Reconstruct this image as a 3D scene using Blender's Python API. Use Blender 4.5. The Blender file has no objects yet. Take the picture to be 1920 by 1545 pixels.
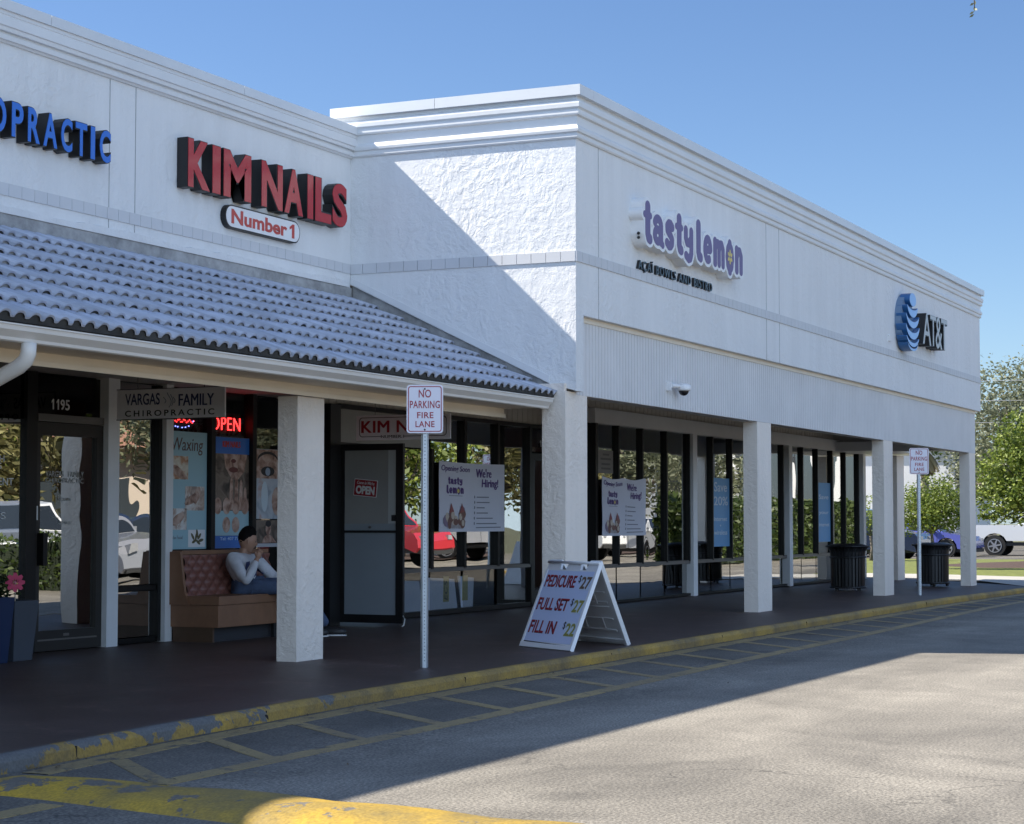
import bpy, bmesh, math, random
import numpy as np
from mathutils import Vector, Matrix
random.seed(11); rng = np.random.default_rng(5)
R = math.radians
SC = bpy.context.scene; COL = SC.collection

# ------------------------------------------------------------------ camera, sky, sun, exposure
cd = bpy.data.cameras.new('camera'); cam = bpy.data.objects.new('camera', cd); COL.objects.link(cam)
cam.location = (0, 0, 1.33); cd.sensor_width = 36; cd.lens = 69.375; cd.clip_start = .1; cd.clip_end = 2000
_d = Vector((.90486, .42208, .05519)); cam.rotation_euler = _d.to_track_quat('-Z', 'Y').to_euler()
SC.camera = cam
SUN = Vector((-.30, 1.05, 1.0)).normalized()           # towards the sun
W = bpy.data.worlds.new('World'); SC.world = W; W.use_nodes = True
nt = W.node_tree; bg = nt.nodes['Background']
sky = nt.nodes.new('ShaderNodeTexSky'); sky.sky_type = 'NISHITA'; sky.sun_disc = False
sky.sun_elevation = math.asin(SUN.z); sky.sun_rotation = math.atan2(SUN.x, SUN.y)
sky.air_density = 1.0; sky.dust_density = .6; sky.ozone_density = 1.6; sky.altitude = 0
# clear deep-blue sky, plus an added bright lobe behind the camera lighting shaded walls
_N, _L = nt.nodes, nt.links
_tint = _N.new('ShaderNodeMix'); _tint.data_type = 'RGBA'; _tint.blend_type = 'MULTIPLY'; _tint.inputs['Factor'].default_value = 1; _tint.inputs['B'].default_value = (.60, .76, 1.0, 1)
_L.new(sky.outputs[0], _tint.inputs['A'])
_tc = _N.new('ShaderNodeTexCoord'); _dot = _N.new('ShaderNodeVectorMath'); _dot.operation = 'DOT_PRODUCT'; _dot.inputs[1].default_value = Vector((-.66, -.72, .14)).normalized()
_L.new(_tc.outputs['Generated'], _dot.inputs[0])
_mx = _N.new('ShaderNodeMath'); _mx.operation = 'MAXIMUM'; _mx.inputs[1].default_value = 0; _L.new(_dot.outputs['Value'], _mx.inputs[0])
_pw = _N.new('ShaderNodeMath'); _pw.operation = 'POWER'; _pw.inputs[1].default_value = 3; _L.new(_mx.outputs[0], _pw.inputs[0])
_fill = _N.new('ShaderNodeVectorMath'); _fill.operation = 'SCALE'; _fill.inputs[0].default_value = (6.9, 8.7, 10.9); _L.new(_pw.outputs[0], _fill.inputs['Scale'])
_ad = _N.new('ShaderNodeVectorMath'); _ad.operation = 'ADD'; _L.new(_tint.outputs['Result'], _ad.inputs[0]); _L.new(_fill.outputs[0], _ad.inputs[1])
_sz = _N.new('ShaderNodeSeparateXYZ'); _L.new(_tc.outputs['Generated'], _sz.inputs[0])          # pale band of air all round the horizon
_iv = _N.new('ShaderNodeMath'); _iv.operation = 'SUBTRACT'; _iv.use_clamp = True; _iv.inputs[0].default_value = 1; _L.new(_sz.outputs[2], _iv.inputs[1])
_p8 = _N.new('ShaderNodeMath'); _p8.operation = 'POWER'; _p8.inputs[1].default_value = 8.5; _L.new(_iv.outputs[0], _p8.inputs[0])
_rg = _N.new('ShaderNodeVectorMath'); _rg.operation = 'SCALE'; _rg.inputs[0].default_value = (1.55, 1.95, 2.15); _L.new(_p8.outputs[0], _rg.inputs['Scale'])
_a2 = _N.new('ShaderNodeVectorMath'); _a2.operation = 'ADD'; _L.new(_ad.outputs[0], _a2.inputs[0]); _L.new(_rg.outputs[0], _a2.inputs[1])
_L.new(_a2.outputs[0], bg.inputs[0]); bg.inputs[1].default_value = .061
sl = bpy.data.lights.new('sun', 'SUN'); sl.energy = 4.4; sl.angle = R(.53); sl.color = (1, .93, .82)
so = bpy.data.objects.new('sun', sl); COL.objects.link(so); so.location = (-10, 40, 40)
so.rotation_euler = (-SUN).to_track_quat('-Z', 'Y').to_euler()
SC.view_settings.view_transform = 'Standard'; SC.view_settings.look = 'None'
SC.view_settings.exposure = 1.25; SC.view_settings.gamma = 1
SC.render.engine = 'CYCLES'
SC.cycles.max_bounces = 8; SC.cycles.transparent_max_bounces = 16; SC.cycles.glossy_bounces = 4
SC.cycles.caustics_reflective = False; SC.cycles.caustics_refractive = False

# ------------------------------------------------------------------ materials
MATS = {}
def newmat(name):
    m = bpy.data.materials.new(name); m.use_nodes = True
    return m, m.node_tree.nodes, m.node_tree.links, m.node_tree.nodes['Principled BSDF']
def pm(name, col, rough=.6, metal=0., var=0., vscale=3., bump=0., bscale=20., spec=None, emit=0., coat=0., island=0.):
    if name in MATS: return MATS[name]
    m, N, L, p = newmat(name)
    p.inputs['Base Color'].default_value = (*col, 1); p.inputs['Roughness'].default_value = rough; p.inputs['Metallic'].default_value = metal
    if spec is not None: p.inputs['Specular IOR Level'].default_value = spec
    if coat: p.inputs['Coat Weight'].default_value = coat; p.inputs['Coat Roughness'].default_value = .05
    if emit: p.inputs['Emission Color'].default_value = (*col, 1); p.inputs['Emission Strength'].default_value = emit
    tc = N.new('ShaderNodeTexCoord')
    if var:
        n = N.new('ShaderNodeTexNoise'); n.inputs['Scale'].default_value = vscale; n.inputs['Detail'].default_value = 6; n.inputs['Roughness'].default_value = .65
        L.new(tc.outputs['Object'], n.inputs['Vector'])
        r = N.new('ShaderNodeMapRange'); r.inputs[1].default_value = .3; r.inputs[2].default_value = .7
        r.inputs[3].default_value = 1 - var; r.inputs[4].default_value = 1 + var * .6
        L.new(n.outputs[0], r.inputs[0])
        v = N.new('ShaderNodeVectorMath'); v.operation = 'SCALE'; v.inputs[0].default_value = col
        L.new(r.outputs[0], v.inputs['Scale']); L.new(v.outputs[0], p.inputs['Base Color'])
    if bump:
        n2 = N.new('ShaderNodeTexNoise'); n2.inputs['Scale'].default_value = bscale; n2.inputs['Detail'].default_value = 5
        L.new(tc.outputs['Object'], n2.inputs['Vector'])
        b = N.new('ShaderNodeBump'); b.inputs['Strength'].default_value = bump; b.inputs['Distance'].default_value = .01
        L.new(n2.outputs[0], b.inputs['Height']); L.new(b.outputs[0], p.inputs['Normal'])
    MATS[name] = m; return m

def stucco(name, col, strength=1., dist=.012, scale=7.):
    m, N, L, p = newmat(name); p.inputs['Roughness'].default_value = .8
    tc = N.new('ShaderNodeTexCoord')
    w = N.new('ShaderNodeTexNoise'); w.inputs['Scale'].default_value = 3.4; w.inputs['Detail'].default_value = 3
    L.new(tc.outputs['Object'], w.inputs['Vector'])
    ad = N.new('ShaderNodeVectorMath'); ad.operation = 'MULTIPLY_ADD'; ad.inputs[1].default_value = (.16,) * 3
    L.new(w.outputs['Color'], ad.inputs[0]); L.new(tc.outputs['Object'], ad.inputs[2])
    n = N.new('ShaderNodeTexNoise'); n.inputs['Scale'].default_value = scale; n.inputs['Detail'].default_value = 7; n.inputs['Roughness'].default_value = .6; n.inputs['Distortion'].default_value = .25
    L.new(ad.outputs[0], n.inputs['Vector'])
    cr = N.new('ShaderNodeValToRGB'); cr.color_ramp.elements[0].position = .40; cr.color_ramp.elements[1].position = .62
    L.new(n.outputs[0], cr.inputs[0])
    n2 = N.new('ShaderNodeTexNoise'); n2.inputs['Scale'].default_value = 48; n2.inputs['Detail'].default_value = 4
    L.new(tc.outputs['Object'], n2.inputs['Vector'])
    pn = N.new('ShaderNodeTexNoise'); pn.inputs['Scale'].default_value = 1.3; pn.inputs['Detail'].default_value = 3; L.new(tc.outputs['Object'], pn.inputs['Vector'])
    pr = N.new('ShaderNodeMapRange'); pr.inputs[1].default_value = .38; pr.inputs[2].default_value = .62; pr.inputs[3].default_value = .28; pr.inputs[4].default_value = 1.1; L.new(pn.outputs[0], pr.inputs[0])
    pm_ = N.new('ShaderNodeMath'); pm_.operation = 'MULTIPLY'; L.new(cr.outputs[0], pm_.inputs[0]); L.new(pr.outputs[0], pm_.inputs[1])
    mx = N.new('ShaderNodeMath'); mx.operation = 'MULTIPLY_ADD'; mx.inputs[1].default_value = .35
    L.new(n2.outputs[0], mx.inputs[0]); L.new(pm_.outputs[0], mx.inputs[2])
    b = N.new('ShaderNodeBump'); b.inputs['Strength'].default_value = strength; b.inputs['Distance'].default_value = dist
    L.new(mx.outputs[0], b.inputs['Height']); L.new(b.outputs[0], p.inputs['Normal'])
    # rain streaks and grime
    mp = N.new('ShaderNodeMapping'); mp.inputs['Scale'].default_value = (2.2, 2.2, .22)
    L.new(tc.outputs['Object'], mp.inputs[0])
    st = N.new('ShaderNodeTexNoise'); st.inputs['Scale'].default_value = 1.6; st.inputs['Detail'].default_value = 7; st.inputs['Roughness'].default_value = .7
    L.new(mp.outputs[0], st.inputs['Vector'])
    mr = N.new('ShaderNodeMapRange'); mr.inputs[1].default_value = .35; mr.inputs[2].default_value = .7; mr.inputs[3].default_value = 1.02; mr.inputs[4].default_value = .94
    L.new(st.outputs[0], mr.inputs[0])
    v = N.new('ShaderNodeVectorMath'); v.operation = 'SCALE'; v.inputs[0].default_value = col
    L.new(mr.outputs[0], v.inputs['Scale']); L.new(v.outputs[0], p.inputs['Base Color'])
    MATS[name] = m; return m

def asphalt():
    m, N, L, p = newmat('asphalt'); p.inputs['Roughness'].default_value = .72
    tc = N.new('ShaderNodeTexCoord'); O = tc.outputs['Object']
    def noise(scale, det=4, ro=.6, vec=O, dist=0):
        n = N.new('ShaderNodeTexNoise'); n.inputs['Scale'].default_value = scale; n.inputs['Detail'].default_value = det; n.inputs['Roughness'].default_value = ro; n.inputs['Distortion'].default_value = dist
        L.new(vec, n.inputs['Vector']); return n.outputs[0]
    def rng_(i, a, b, c, d):
        r = N.new('ShaderNodeMapRange'); r.inputs[1].default_value = a; r.inputs[2].default_value = b; r.inputs[3].default_value = c; r.inputs[4].default_value = d
        L.new(i, r.inputs[0]); return r.outputs[0]
    def mul(a, b):
        r = N.new('ShaderNodeMath'); r.operation = 'MULTIPLY'; L.new(a, r.inputs[0]); L.new(b, r.inputs[1]); return r.outputs[0]
    mp = N.new('ShaderNodeMapping'); mp.inputs['Scale'].default_value = (.10, .85, 1); mp.inputs['Rotation'].default_value = (0, 0, R(4)); L.new(O, mp.inputs[0])
    streak = rng_(noise(1.0, 5, .6, mp.outputs[0]), .35, .65, .78, 1.12)
    patch = rng_(noise(.55, 7, .68, O, .8), .35, .68, .64, 1.16)
    grain = rng_(noise(62, 2, .6), .34, .66, .50, 1.48)
    grain2 = rng_(noise(28, 3, .7), .3, .7, .82, 1.16)
    vo = N.new('ShaderNodeTexVoronoi'); vo.feature = 'DISTANCE_TO_EDGE'; vo.inputs['Scale'].default_value = .42
    wn = N.new('ShaderNodeTexNoise'); wn.inputs['Scale'].default_value = 1.7; wn.inputs['Detail'].default_value = 6; L.new(O, wn.inputs['Vector'])
    ad = N.new('ShaderNodeVectorMath'); ad.operation = 'MULTIPLY_ADD'; ad.inputs[1].default_value = (.9,) * 3
    L.new(wn.outputs['Color'], ad.inputs[0]); L.new(O, ad.inputs[2]); L.new(ad.outputs[0], vo.inputs['Vector'])
    crack = rng_(vo.outputs[0], .0012, .0042, 0, 1)
    msk = rng_(noise(.33, 3), .5, .58, 0, 1)
    mx = N.new('ShaderNodeMath'); mx.operation = 'MAXIMUM'; 
    inv = N.new('ShaderNodeMath'); inv.operation = 'SUBTRACT'; inv.inputs[0].default_value = 1; L.new(msk, inv.inputs[1])
    L.new(crack, mx.inputs[0]); L.new(inv.outputs[0], mx.inputs[1])
    ck = rng_(mx.outputs[0], 0, 1, .45, 1)
    sp = N.new('ShaderNodeSeparateXYZ'); L.new(O, sp.inputs[0])          # darker sealed and oily strip along the kerb
    wob = N.new('ShaderNodeMath'); wob.operation = 'MULTIPLY_ADD'; wob.inputs[1].default_value = 1.1; L.new(noise(.8, 5), wob.inputs[0]); L.new(sp.outputs[1], wob.inputs[2])
    seal = rng_(wob.outputs[0], 5.9, 7.0, 1, .52)
    ov = N.new('ShaderNodeTexVoronoi'); ov.inputs['Scale'].default_value = .55; ov.inputs['Randomness'].default_value = 1; L.new(ad.outputs[0], ov.inputs['Vector'])
    oil = rng_(ov.outputs['Distance'], .06, .17, .62, 1)
    streak = mul(streak, oil)
    tot = mul(mul(mul(mul(streak, patch), mul(grain, grain2)), ck), seal)
    v = N.new('ShaderNodeVectorMath'); v.operation = 'SCALE'; v.inputs[0].default_value = (.262, .238, .198)
    L.new(tot, v.inputs['Scale']); L.new(v.outputs[0], p.inputs['Base Color'])
    b = N.new('ShaderNodeBump'); b.inputs['Strength'].default_value = .55; b.inputs['Distance'].default_value = .006
    L.new(noise(90, 3, .6), b.inputs['Height']); L.new(b.outputs[0], p.inputs['Normal'])
    MATS['asphalt'] = m; return m

def worn_paint(name, paint, dirty, under, thr=.5, scale=4., edge=.03, near=None, drange=(.35, .65), axis=0, zk=0.):
    """flaking paint over what lies beneath it; near=(x0,x1,shift) lets the wear change along the kerb"""
    m, N, L, p = newmat(name); p.inputs['Roughness'].default_value = .6
    tc = N.new('ShaderNodeTexCoord'); O = tc.outputs['Object']
    n = N.new('ShaderNodeTexNoise'); n.inputs['Scale'].default_value = scale; n.inputs['Detail'].default_value = 12; n.inputs['Roughness'].default_value = .68; n.inputs['Distortion'].default_value = .2
    L.new(O, n.inputs['Vector']); h = n.outputs[0]
    if near:
        sx = N.new('ShaderNodeSeparateXYZ'); L.new(O, sx.inputs[0])
        r = N.new('ShaderNodeMapRange'); r.inputs[1].default_value = near[0]; r.inputs[2].default_value = near[1]; r.inputs[3].default_value = 0; r.inputs[4].default_value = near[2]
        L.new(sx.outputs[axis], r.inputs[0]); a = N.new('ShaderNodeMath'); a.operation = 'ADD'; L.new(h, a.inputs[0]); L.new(r.outputs[0], a.inputs[1]); h = a.outputs[0]
    if zk:
        sz = N.new('ShaderNodeSeparateXYZ'); L.new(O, sz.inputs[0]); za = N.new('ShaderNodeMath'); za.operation = 'MULTIPLY_ADD'; za.inputs[1].default_value = -zk; L.new(sz.outputs[2], za.inputs[0]); L.new(h, za.inputs[2]); h = za.outputs[0]
    k = N.new('ShaderNodeMapRange'); k.inputs[1].default_value = thr - edge; k.inputs[2].default_value = thr + edge; L.new(h, k.inputs[0])
    n2 = N.new('ShaderNodeTexNoise'); n2.inputs['Scale'].default_value = 1.1; n2.inputs['Detail'].default_value = 8; n2.inputs['Roughness'].default_value = .7; L.new(O, n2.inputs['Vector'])
    d = N.new('ShaderNodeMapRange'); d.inputs[1].default_value = drange[0]; d.inputs[2].default_value = drange[1]; L.new(n2.outputs[0], d.inputs[0])
    n3 = N.new('ShaderNodeTexNoise'); n3.inputs['Scale'].default_value = 60; n3.inputs['Detail'].default_value = 3; L.new(O, n3.inputs['Vector'])
    g = N.new('ShaderNodeMapRange'); g.inputs[1].default_value = .3; g.inputs[2].default_value = .7; g.inputs[3].default_value = .72; g.inputs[4].default_value = 1.15; L.new(n3.outputs[0], g.inputs[0])
    m1 = N.new('ShaderNodeMix'); m1.data_type = 'RGBA'; m1.inputs['A'].default_value = (*paint, 1); m1.inputs['B'].default_value = (*dirty, 1); L.new(d.outputs[0], m1.inputs['Factor'])
    m2 = N.new('ShaderNodeMix'); m2.data_type = 'RGBA'; m2.inputs['A'].default_value = (*under, 1); L.new(m1.outputs['Result'], m2.inputs['B']); L.new(k.outputs[0], m2.inputs['Factor'])
    v = N.new('ShaderNodeVectorMath'); v.operation = 'SCALE'; L.new(m2.outputs['Result'], v.inputs[0]); L.new(g.outputs[0], v.inputs['Scale'])
    L.new(v.outputs[0], p.inputs['Base Color'])
    b = N.new('ShaderNodeBump'); b.inputs['Strength'].default_value = .5; b.inputs['Distance'].default_value = .004; L.new(k.outputs[0], b.inputs['Height']); L.new(b.outputs[0], p.inputs['Normal'])
    MATS[name] = m; return m

def glass(name, tint, ior=1.9, wav=.02, wscale=1.3, refl=.0):
    m = bpy.data.materials.new(name); m.use_nodes = True; N = m.node_tree.nodes; L = m.node_tree.links
    N.remove(N['Principled BSDF']); out = N['Material Output']
    t = N.new('ShaderNodeBsdfTransparent'); t.inputs[0].default_value = (*tint, 1)
    g = N.new('ShaderNodeBsdfGlossy'); g.inputs['Roughness'].default_value = .0; g.inputs[0].default_value = (.95, .95, .93, 1)
    lw = N.new('ShaderNodeLayerWeight'); lw.inputs['Blend'].default_value = .5; fp_ = N.new('ShaderNodeMath'); fp_.operation = 'POWER'; fp_.inputs[1].default_value = 4.5; L.new(lw.outputs['Facing'], fp_.inputs[0])
    f = N.new('ShaderNodeMath'); f.operation = 'MULTIPLY_ADD'; F0 = ((ior - 1) / (ior + 1)) ** 2; f.inputs[1].default_value = 1 - F0; f.inputs[2].default_value = F0; L.new(fp_.outputs[0], f.inputs[0])
    tc = N.new('ShaderNodeTexCoord'); n = N.new('ShaderNodeTexNoise'); n.inputs['Scale'].default_value = wscale; n.inputs['Detail'].default_value = 1
    L.new(tc.outputs['Object'], n.inputs['Vector'])
    b = N.new('ShaderNodeBump'); b.inputs['Strength'].default_value = 1; b.inputs['Distance'].default_value = wav
    L.new(n.outputs[0], b.inputs['Height']); L.new(b.outputs[0], g.inputs['Normal'])
    mm_ = N.new('ShaderNodeMath'); mm_.operation = 'MAXIMUM'; mm_.inputs[1].default_value = refl; L.new(f.outputs[0], mm_.inputs[0])
    mx = N.new('ShaderNodeMixShader'); L.new(mm_.outputs[0], mx.inputs[0]); L.new(t.outputs[0], mx.inputs[1]); L.new(g.outputs[0], mx.inputs[2])
    L.new(mx.outputs[0], out.inputs[0]); MATS[name] = m; return m

def leafmat(name, dark, light, trans=.35):
    m, N, L, p = newmat(name); p.inputs['Roughness'].default_value = .5
    ge = N.new('ShaderNodeNewGeometry'); cr = N.new('ShaderNodeValToRGB')
    cr.color_ramp.elements[0].color = (*dark, 1); cr.color_ramp.elements[1].color = (*light, 1)
    L.new(ge.outputs['Random Per Island'], cr.inputs[0]); L.new(cr.outputs[0], p.inputs['Base Color'])
    t = N.new('ShaderNodeBsdfTranslucent'); L.new(cr.outputs[0], t.inputs[0])
    mx = N.new('ShaderNodeMixShader'); mx.inputs[0].default_value = trans
    L.new(p.outputs[0], mx.inputs[1]); L.new(t.outputs[0], mx.inputs[2]); L.new(mx.outputs[0], N['Material Output'].inputs[0])
    MATS[name] = m; return m

WALL = stucco('white_stucco', (.77, .775, .78), .8, .0062, 11.)
COLM = stucco('column_stucco', (.84, .76, .68), .9, .0065, 15.)
ASPH = asphalt()
BAND = pm('band_tile', (.62, .63, .65), .55, var=.05, vscale=2)
TRIM = pm('white_trim', (.74, .75, .76), .5, var=.06, vscale=1.2, bump=.15, bscale=12)
COPE = pm('coping_metal', (.70, .72, .74), .38, metal=0, var=.06, vscale=.9)
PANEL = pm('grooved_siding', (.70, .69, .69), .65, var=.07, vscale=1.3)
BEIGE = pm('beige_trim', (.86, .77, .64), .6, var=.08, vscale=1.2)
SOFF = pm('soffit', (.62, .58, .53), .8, var=.08)
GUT = pm('gutter_metal', (.72, .69, .65), .4, var=.05, vscale=2)
TILE = pm('roof_tile', (.42, .45, .54), .62, var=.18, vscale=4, bump=.4, bscale=30)
_n = TILE.node_tree; _a = _n.nodes.new('ShaderNodeAttribute'); _a.attribute_name = 'tint'; _v = _n.nodes.new('ShaderNodeVectorMath'); _v.operation = 'SCALE'
_p = _n.nodes['Principled BSDF']; _src = _p.inputs['Base Color'].links[0].from_socket; _n.links.new(_src, _v.inputs[0]); _n.links.new(_a.outputs['Fac'], _v.inputs['Scale']); _n.links.new(_v.outputs[0], _p.inputs['Base Color'])
TILEEND = pm('tile_mortar', (.31, .31, .31), .9, var=.35, vscale=14)
TILESHADE = pm('tile_end_shade', (.05, .05, .05), .9, var=.3, vscale=14)  # near-black faces close the tile ends; the hollow's shade is in the colour
FLASH = pm('weathered_flashing', (.36, .36, .36), .8, var=.45, vscale=5)
BRONZE = pm('dark_bronze_frame', (.010, .0095, .009), .45, spec=.25)
ALU = pm('grey_rail', (.12, .11, .10), .4)
GLASS = glass('window_glass', (.42, .43, .42), 1.85, .0016, 1.1, .62)
GLASSC = glass('clear_glass', (.80, .81, .80), 1.5, .0016, 1.1, .0)
GLASST = glass('transom_glass', (.16, .16, .16), 1.45, .0016, 1.1, .0)
GLASSD = glass('door_glass', (.25, .25, .25), 1.9, .0030, 1.6, .5)
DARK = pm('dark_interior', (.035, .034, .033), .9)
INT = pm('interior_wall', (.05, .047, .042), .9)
WPOST = pm('white_post_paint', (.74, .75, .76), .55, var=.05)
BLACK = pm('black_paint', (.012, .012, .013), .45)
WHITE = pm('white_plastic', (.80, .80, .81), .4, var=.04)
WHITEP = pm('white_paper', (.78, .78, .80), .7, var=.03)
RED = pm('red_letter', (.45, .022, .03), .16, coat=.25, spec=.35)
REDP = pm('red_print', (.35, .02, .03), .5)
SIGNRED = pm('sign_red', (.36, .03, .05), .5)
NAVY = pm('navy_print', (.025, .035, .12), .5)
INK = pm('black_ink', (.015, .015, .018), .5)
GREYINK = pm('grey_ink', (.20, .20, .24), .6)
VINYL = pm('white_vinyl', (.75, .76, .76), .6)
BLUE = pm('blue_letter', (.035, .17, .62), .35)
PURP = pm('purple_letter', (.15, .11, .25), .45)
PURPP = pm('purple_print', (.10, .05, .20), .6)
LEMON = pm('lemon_yellow', (.75, .60, .18), .5)
GALV = pm('galvanised_steel', (.48, .52, .56), .42, metal=.75, var=.12, vscale=9)
TRASHM = pm('black_powder_coat', (.010, .010, .012), .4)
LEATH = pm('tan_vinyl', (.25, .125, .068), .48, var=.15, vscale=6, bump=.2, bscale=25)
TUFT = pm('tufted_vinyl', (.21, .085, .065), .42, var=.2, vscale=12)
WOODB = pm('brown_plinth', (.10, .055, .03), .6, var=.2, vscale=9)
SKIN = pm('skin', (.42, .235, .16), .5, var=.06, vscale=20)
HAIR = pm('black_hair', (.006, .005, .005), .85, spec=.15, bump=.6, bscale=60)
SWEAT = pm('white_sweatshirt', (.60, .61, .66), .9, var=.16, vscale=9, bump=1.0, bscale=13)
DENIM = pm('blue_denim', (.065, .095, .17), .85, var=.2, vscale=20, bump=.3, bscale=60)
GRASS = pm('grass_blades_ground', (.15, .17, .035), .9, var=.5, vscale=7, bump=.8, bscale=30)
CONC = pm('pale_concrete', (.42, .40, .36), .8, var=.15, vscale=2)
MULCH = pm('mulch', (.075, .045, .035), .95, var=.5, vscale=9, bump=1, bscale=25)
BARK = pm('bark', (.14, .12, .10), .9, var=.3, vscale=8, bump=.8, bscale=18)
LEAF_A = leafmat('glossy_green_leaf', (.045, .085, .012), (.30, .36, .07))
LEAF_B = leafmat('grey_green_leaf', (.09, .105, .06), (.30, .32, .20))
LEAF_H = leafmat('hedge_leaf', (.02, .045, .010), (.11, .15, .035))
LEAF_T = leafmat('olive_tan_leaf', (.07, .07, .025), (.30, .27, .11))
PALMD = leafmat('dead_palm_frond', (.12, .09, .04), (.34, .27, .13))
PALMG = leafmat('palm_frond', (.04, .08, .02), (.13, .19, .05))
SIDEW = None

# ------------------------------------------------------------------ builders
def obj(name, me, m=None, parent=None):
    o = bpy.data.objects.new(name, me)
    if m is not None:
        for k in (m if isinstance(m, (list, tuple)) else [m]): me.materials.append(k)
    COL.objects.link(o)
    if parent: o.parent = parent
    return o
def wloc(o):
    v = Vector((0, 0, 0))
    while o: v += o.location; o = o.parent
    return v
def tag(o, label, cat=None, group=None, kind=None):
    if label: o['label'] = label
    if cat: o['category'] = cat
    if group: o['group'] = group
    if kind: o['kind'] = kind
    return o
def thing(name, label, cat, loc=(0, 0, 0), group=None, rz=0):
    o = bpy.data.objects.new(name, None); o.empty_display_size = .2; COL.objects.link(o)
    o.location = loc; o.rotation_euler = (0, 0, rz); return tag(o, label, cat, group)
class Fr:
    def __init__(s, O, u, v): s.O = Vector(O); s.u = Vector(u); s.v = Vector(v); s.n = s.u.cross(s.v)
    def __call__(s, a, b, c=0): return s.O + s.u * a + s.v * b + s.n * c
FX = lambda y: Fr((0, y, 0), (1, 0, 0), (0, 0, 1))                 # plane facing the street (-Y): a = X, b = Z
FS = lambda x: Fr((x, 0, 0), (0, -1, 0), (0, 0, 1))                # plane facing -X: a = -Y, b = Z
class MB:
    def __init__(s): s.bm = bmesh.new(); s.mi = 0
    def face(s, pts):
        try:
            f = s.bm.faces.new([s.bm.verts.new(p) for p in pts]); f.material_index = s.mi; return f
        except ValueError: return None
    def box(s, x0, x1, y0, y1, z0, z1):
        v = [s.bm.verts.new((x, y, z)) for z in (z0, z1) for x, y in ((x0, y0), (x1, y0), (x1, y1), (x0, y1))]
        for q in ((3, 2, 1, 0), (4, 5, 6, 7), (0, 1, 5, 4), (1, 2, 6, 5), (2, 3, 7, 6), (3, 0, 4, 7)):
            s.bm.faces.new([v[i] for i in q]).material_index = s.mi
        return s
    def prism(s, poly, fr, c0, c1):
        a = [s.bm.verts.new(fr(x, y, c0)) for x, y in poly]; b = [s.bm.verts.new(fr(x, y, c1)) for x, y in poly]
        n = len(poly)
        s.bm.faces.new(b).material_index = s.mi; s.bm.faces.new(a[::-1]).material_index = s.mi
        for i in range(n): s.bm.faces.new((a[i], a[(i + 1) % n], b[(i + 1) % n], b[i])).material_index = s.mi
        return s
    def tube(s, pts, rad, n=10, cap=True, sq=False):
        pts = [Vector(p) for p in pts]; rings = []
        rads = rad if isinstance(rad, (list, tuple)) else [rad] * len(pts)
        for i, p in enumerate(pts):
            t = (pts[min(i + 1, len(pts) - 1)] - pts[max(i - 1, 0)]).normalized()
            up = Vector((0, 0, 1)) if abs(t.z) < .95 else Vector((0, 1, 0))
            a = t.cross(up).normalized(); b = a.cross(t)
            rings.append([s.bm.verts.new(p + (a * math.cos(2 * math.pi * (k + (.5 if sq else 0)) / n) + b * math.sin(2 * math.pi * (k + (.5 if sq else 0)) / n)) * rads[i]) for k in range(n)])
        for i in range(len(rings) - 1):
            for k in range(n):
                f = s.bm.faces.new((rings[i][k], rings[i][(k + 1) % n], rings[i + 1][(k + 1) % n], rings[i + 1][k])); f.material_index = s.mi; f.smooth = not sq
        if cap:
            s.bm.faces.new(rings[0][::-1]).material_index = s.mi; s.bm.faces.new(rings[-1]).material_index = s.mi
        return s
    def lathe(s, c, prof, n=24):
        c = Vector(c); rings = [[s.bm.verts.new(c + Vector((r * math.cos(2 * math.pi * k / n), r * math.sin(2 * math.pi * k / n), z))) for k in range(n)] for r, z in prof]
        for i in range(len(rings) - 1):
            for k in range(n):
                f = s.bm.faces.new((rings[i][k], rings[i][(k + 1) % n], rings[i + 1][(k + 1) % n], rings[i + 1][k])); f.material_index = s.mi; f.smooth = True
        s.bm.faces.new(rings[0][::-1]).material_index = s.mi; s.bm.faces.new(rings[-1]).material_index = s.mi
        return s
    def ball(s, c, r, u=16, v=10, fn=None):
        r = (r, r, r) if not isinstance(r, (tuple, list)) else r; c = Vector(c)
        def P(i, j):
            th = math.pi * i / v; ph = 2 * math.pi * j / u
            d = Vector((math.sin(th) * math.cos(ph), math.sin(th) * math.sin(ph), math.cos(th)))
            k = fn(d) if fn else Vector((d.x * r[0], d.y * r[1], d.z * r[2]))
            return c + k
        top = s.bm.verts.new(P(0, 0)); bot = s.bm.verts.new(P(v, 0))
        rows = [[s.bm.verts.new(P(i, j)) for j in range(u)] for i in range(1, v)]
        fs = []
        for j in range(u):
            fs.append(s.bm.faces.new((top, rows[0][j], rows[0][(j + 1) % u]))); fs.append(s.bm.faces.new((bot, rows[-1][(j + 1) % u], rows[-1][j])))
            for i in range(v - 2): fs.append(s.bm.faces.new((rows[i][j], rows[i + 1][j], rows[i + 1][(j + 1) % u], rows[i][(j + 1) % u])))
        for f in fs: f.smooth = True; f.material_index = s.mi
        return s
    def build(s, name, m, parent=None, local=False, bevel=0, smooth=False, norm=True):
        if bevel:
            bmesh.ops.bevel(s.bm, geom=[e for e in s.bm.edges if len(e.link_faces) == 2 and e.calc_face_angle(0) > .5], offset=bevel, segments=2, affect='EDGES', clamp_overlap=True)
        if norm: bmesh.ops.recalc_face_normals(s.bm, faces=s.bm.faces[:])
        if parent and not local: bmesh.ops.translate(s.bm, verts=s.bm.verts[:], vec=-wloc(parent))
        if smooth:
            for f in s.bm.faces: f.smooth = True
        me = bpy.data.meshes.new(name); s.bm.to_mesh(me); s.bm.free()
        return obj(name, me, m, parent)

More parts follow.
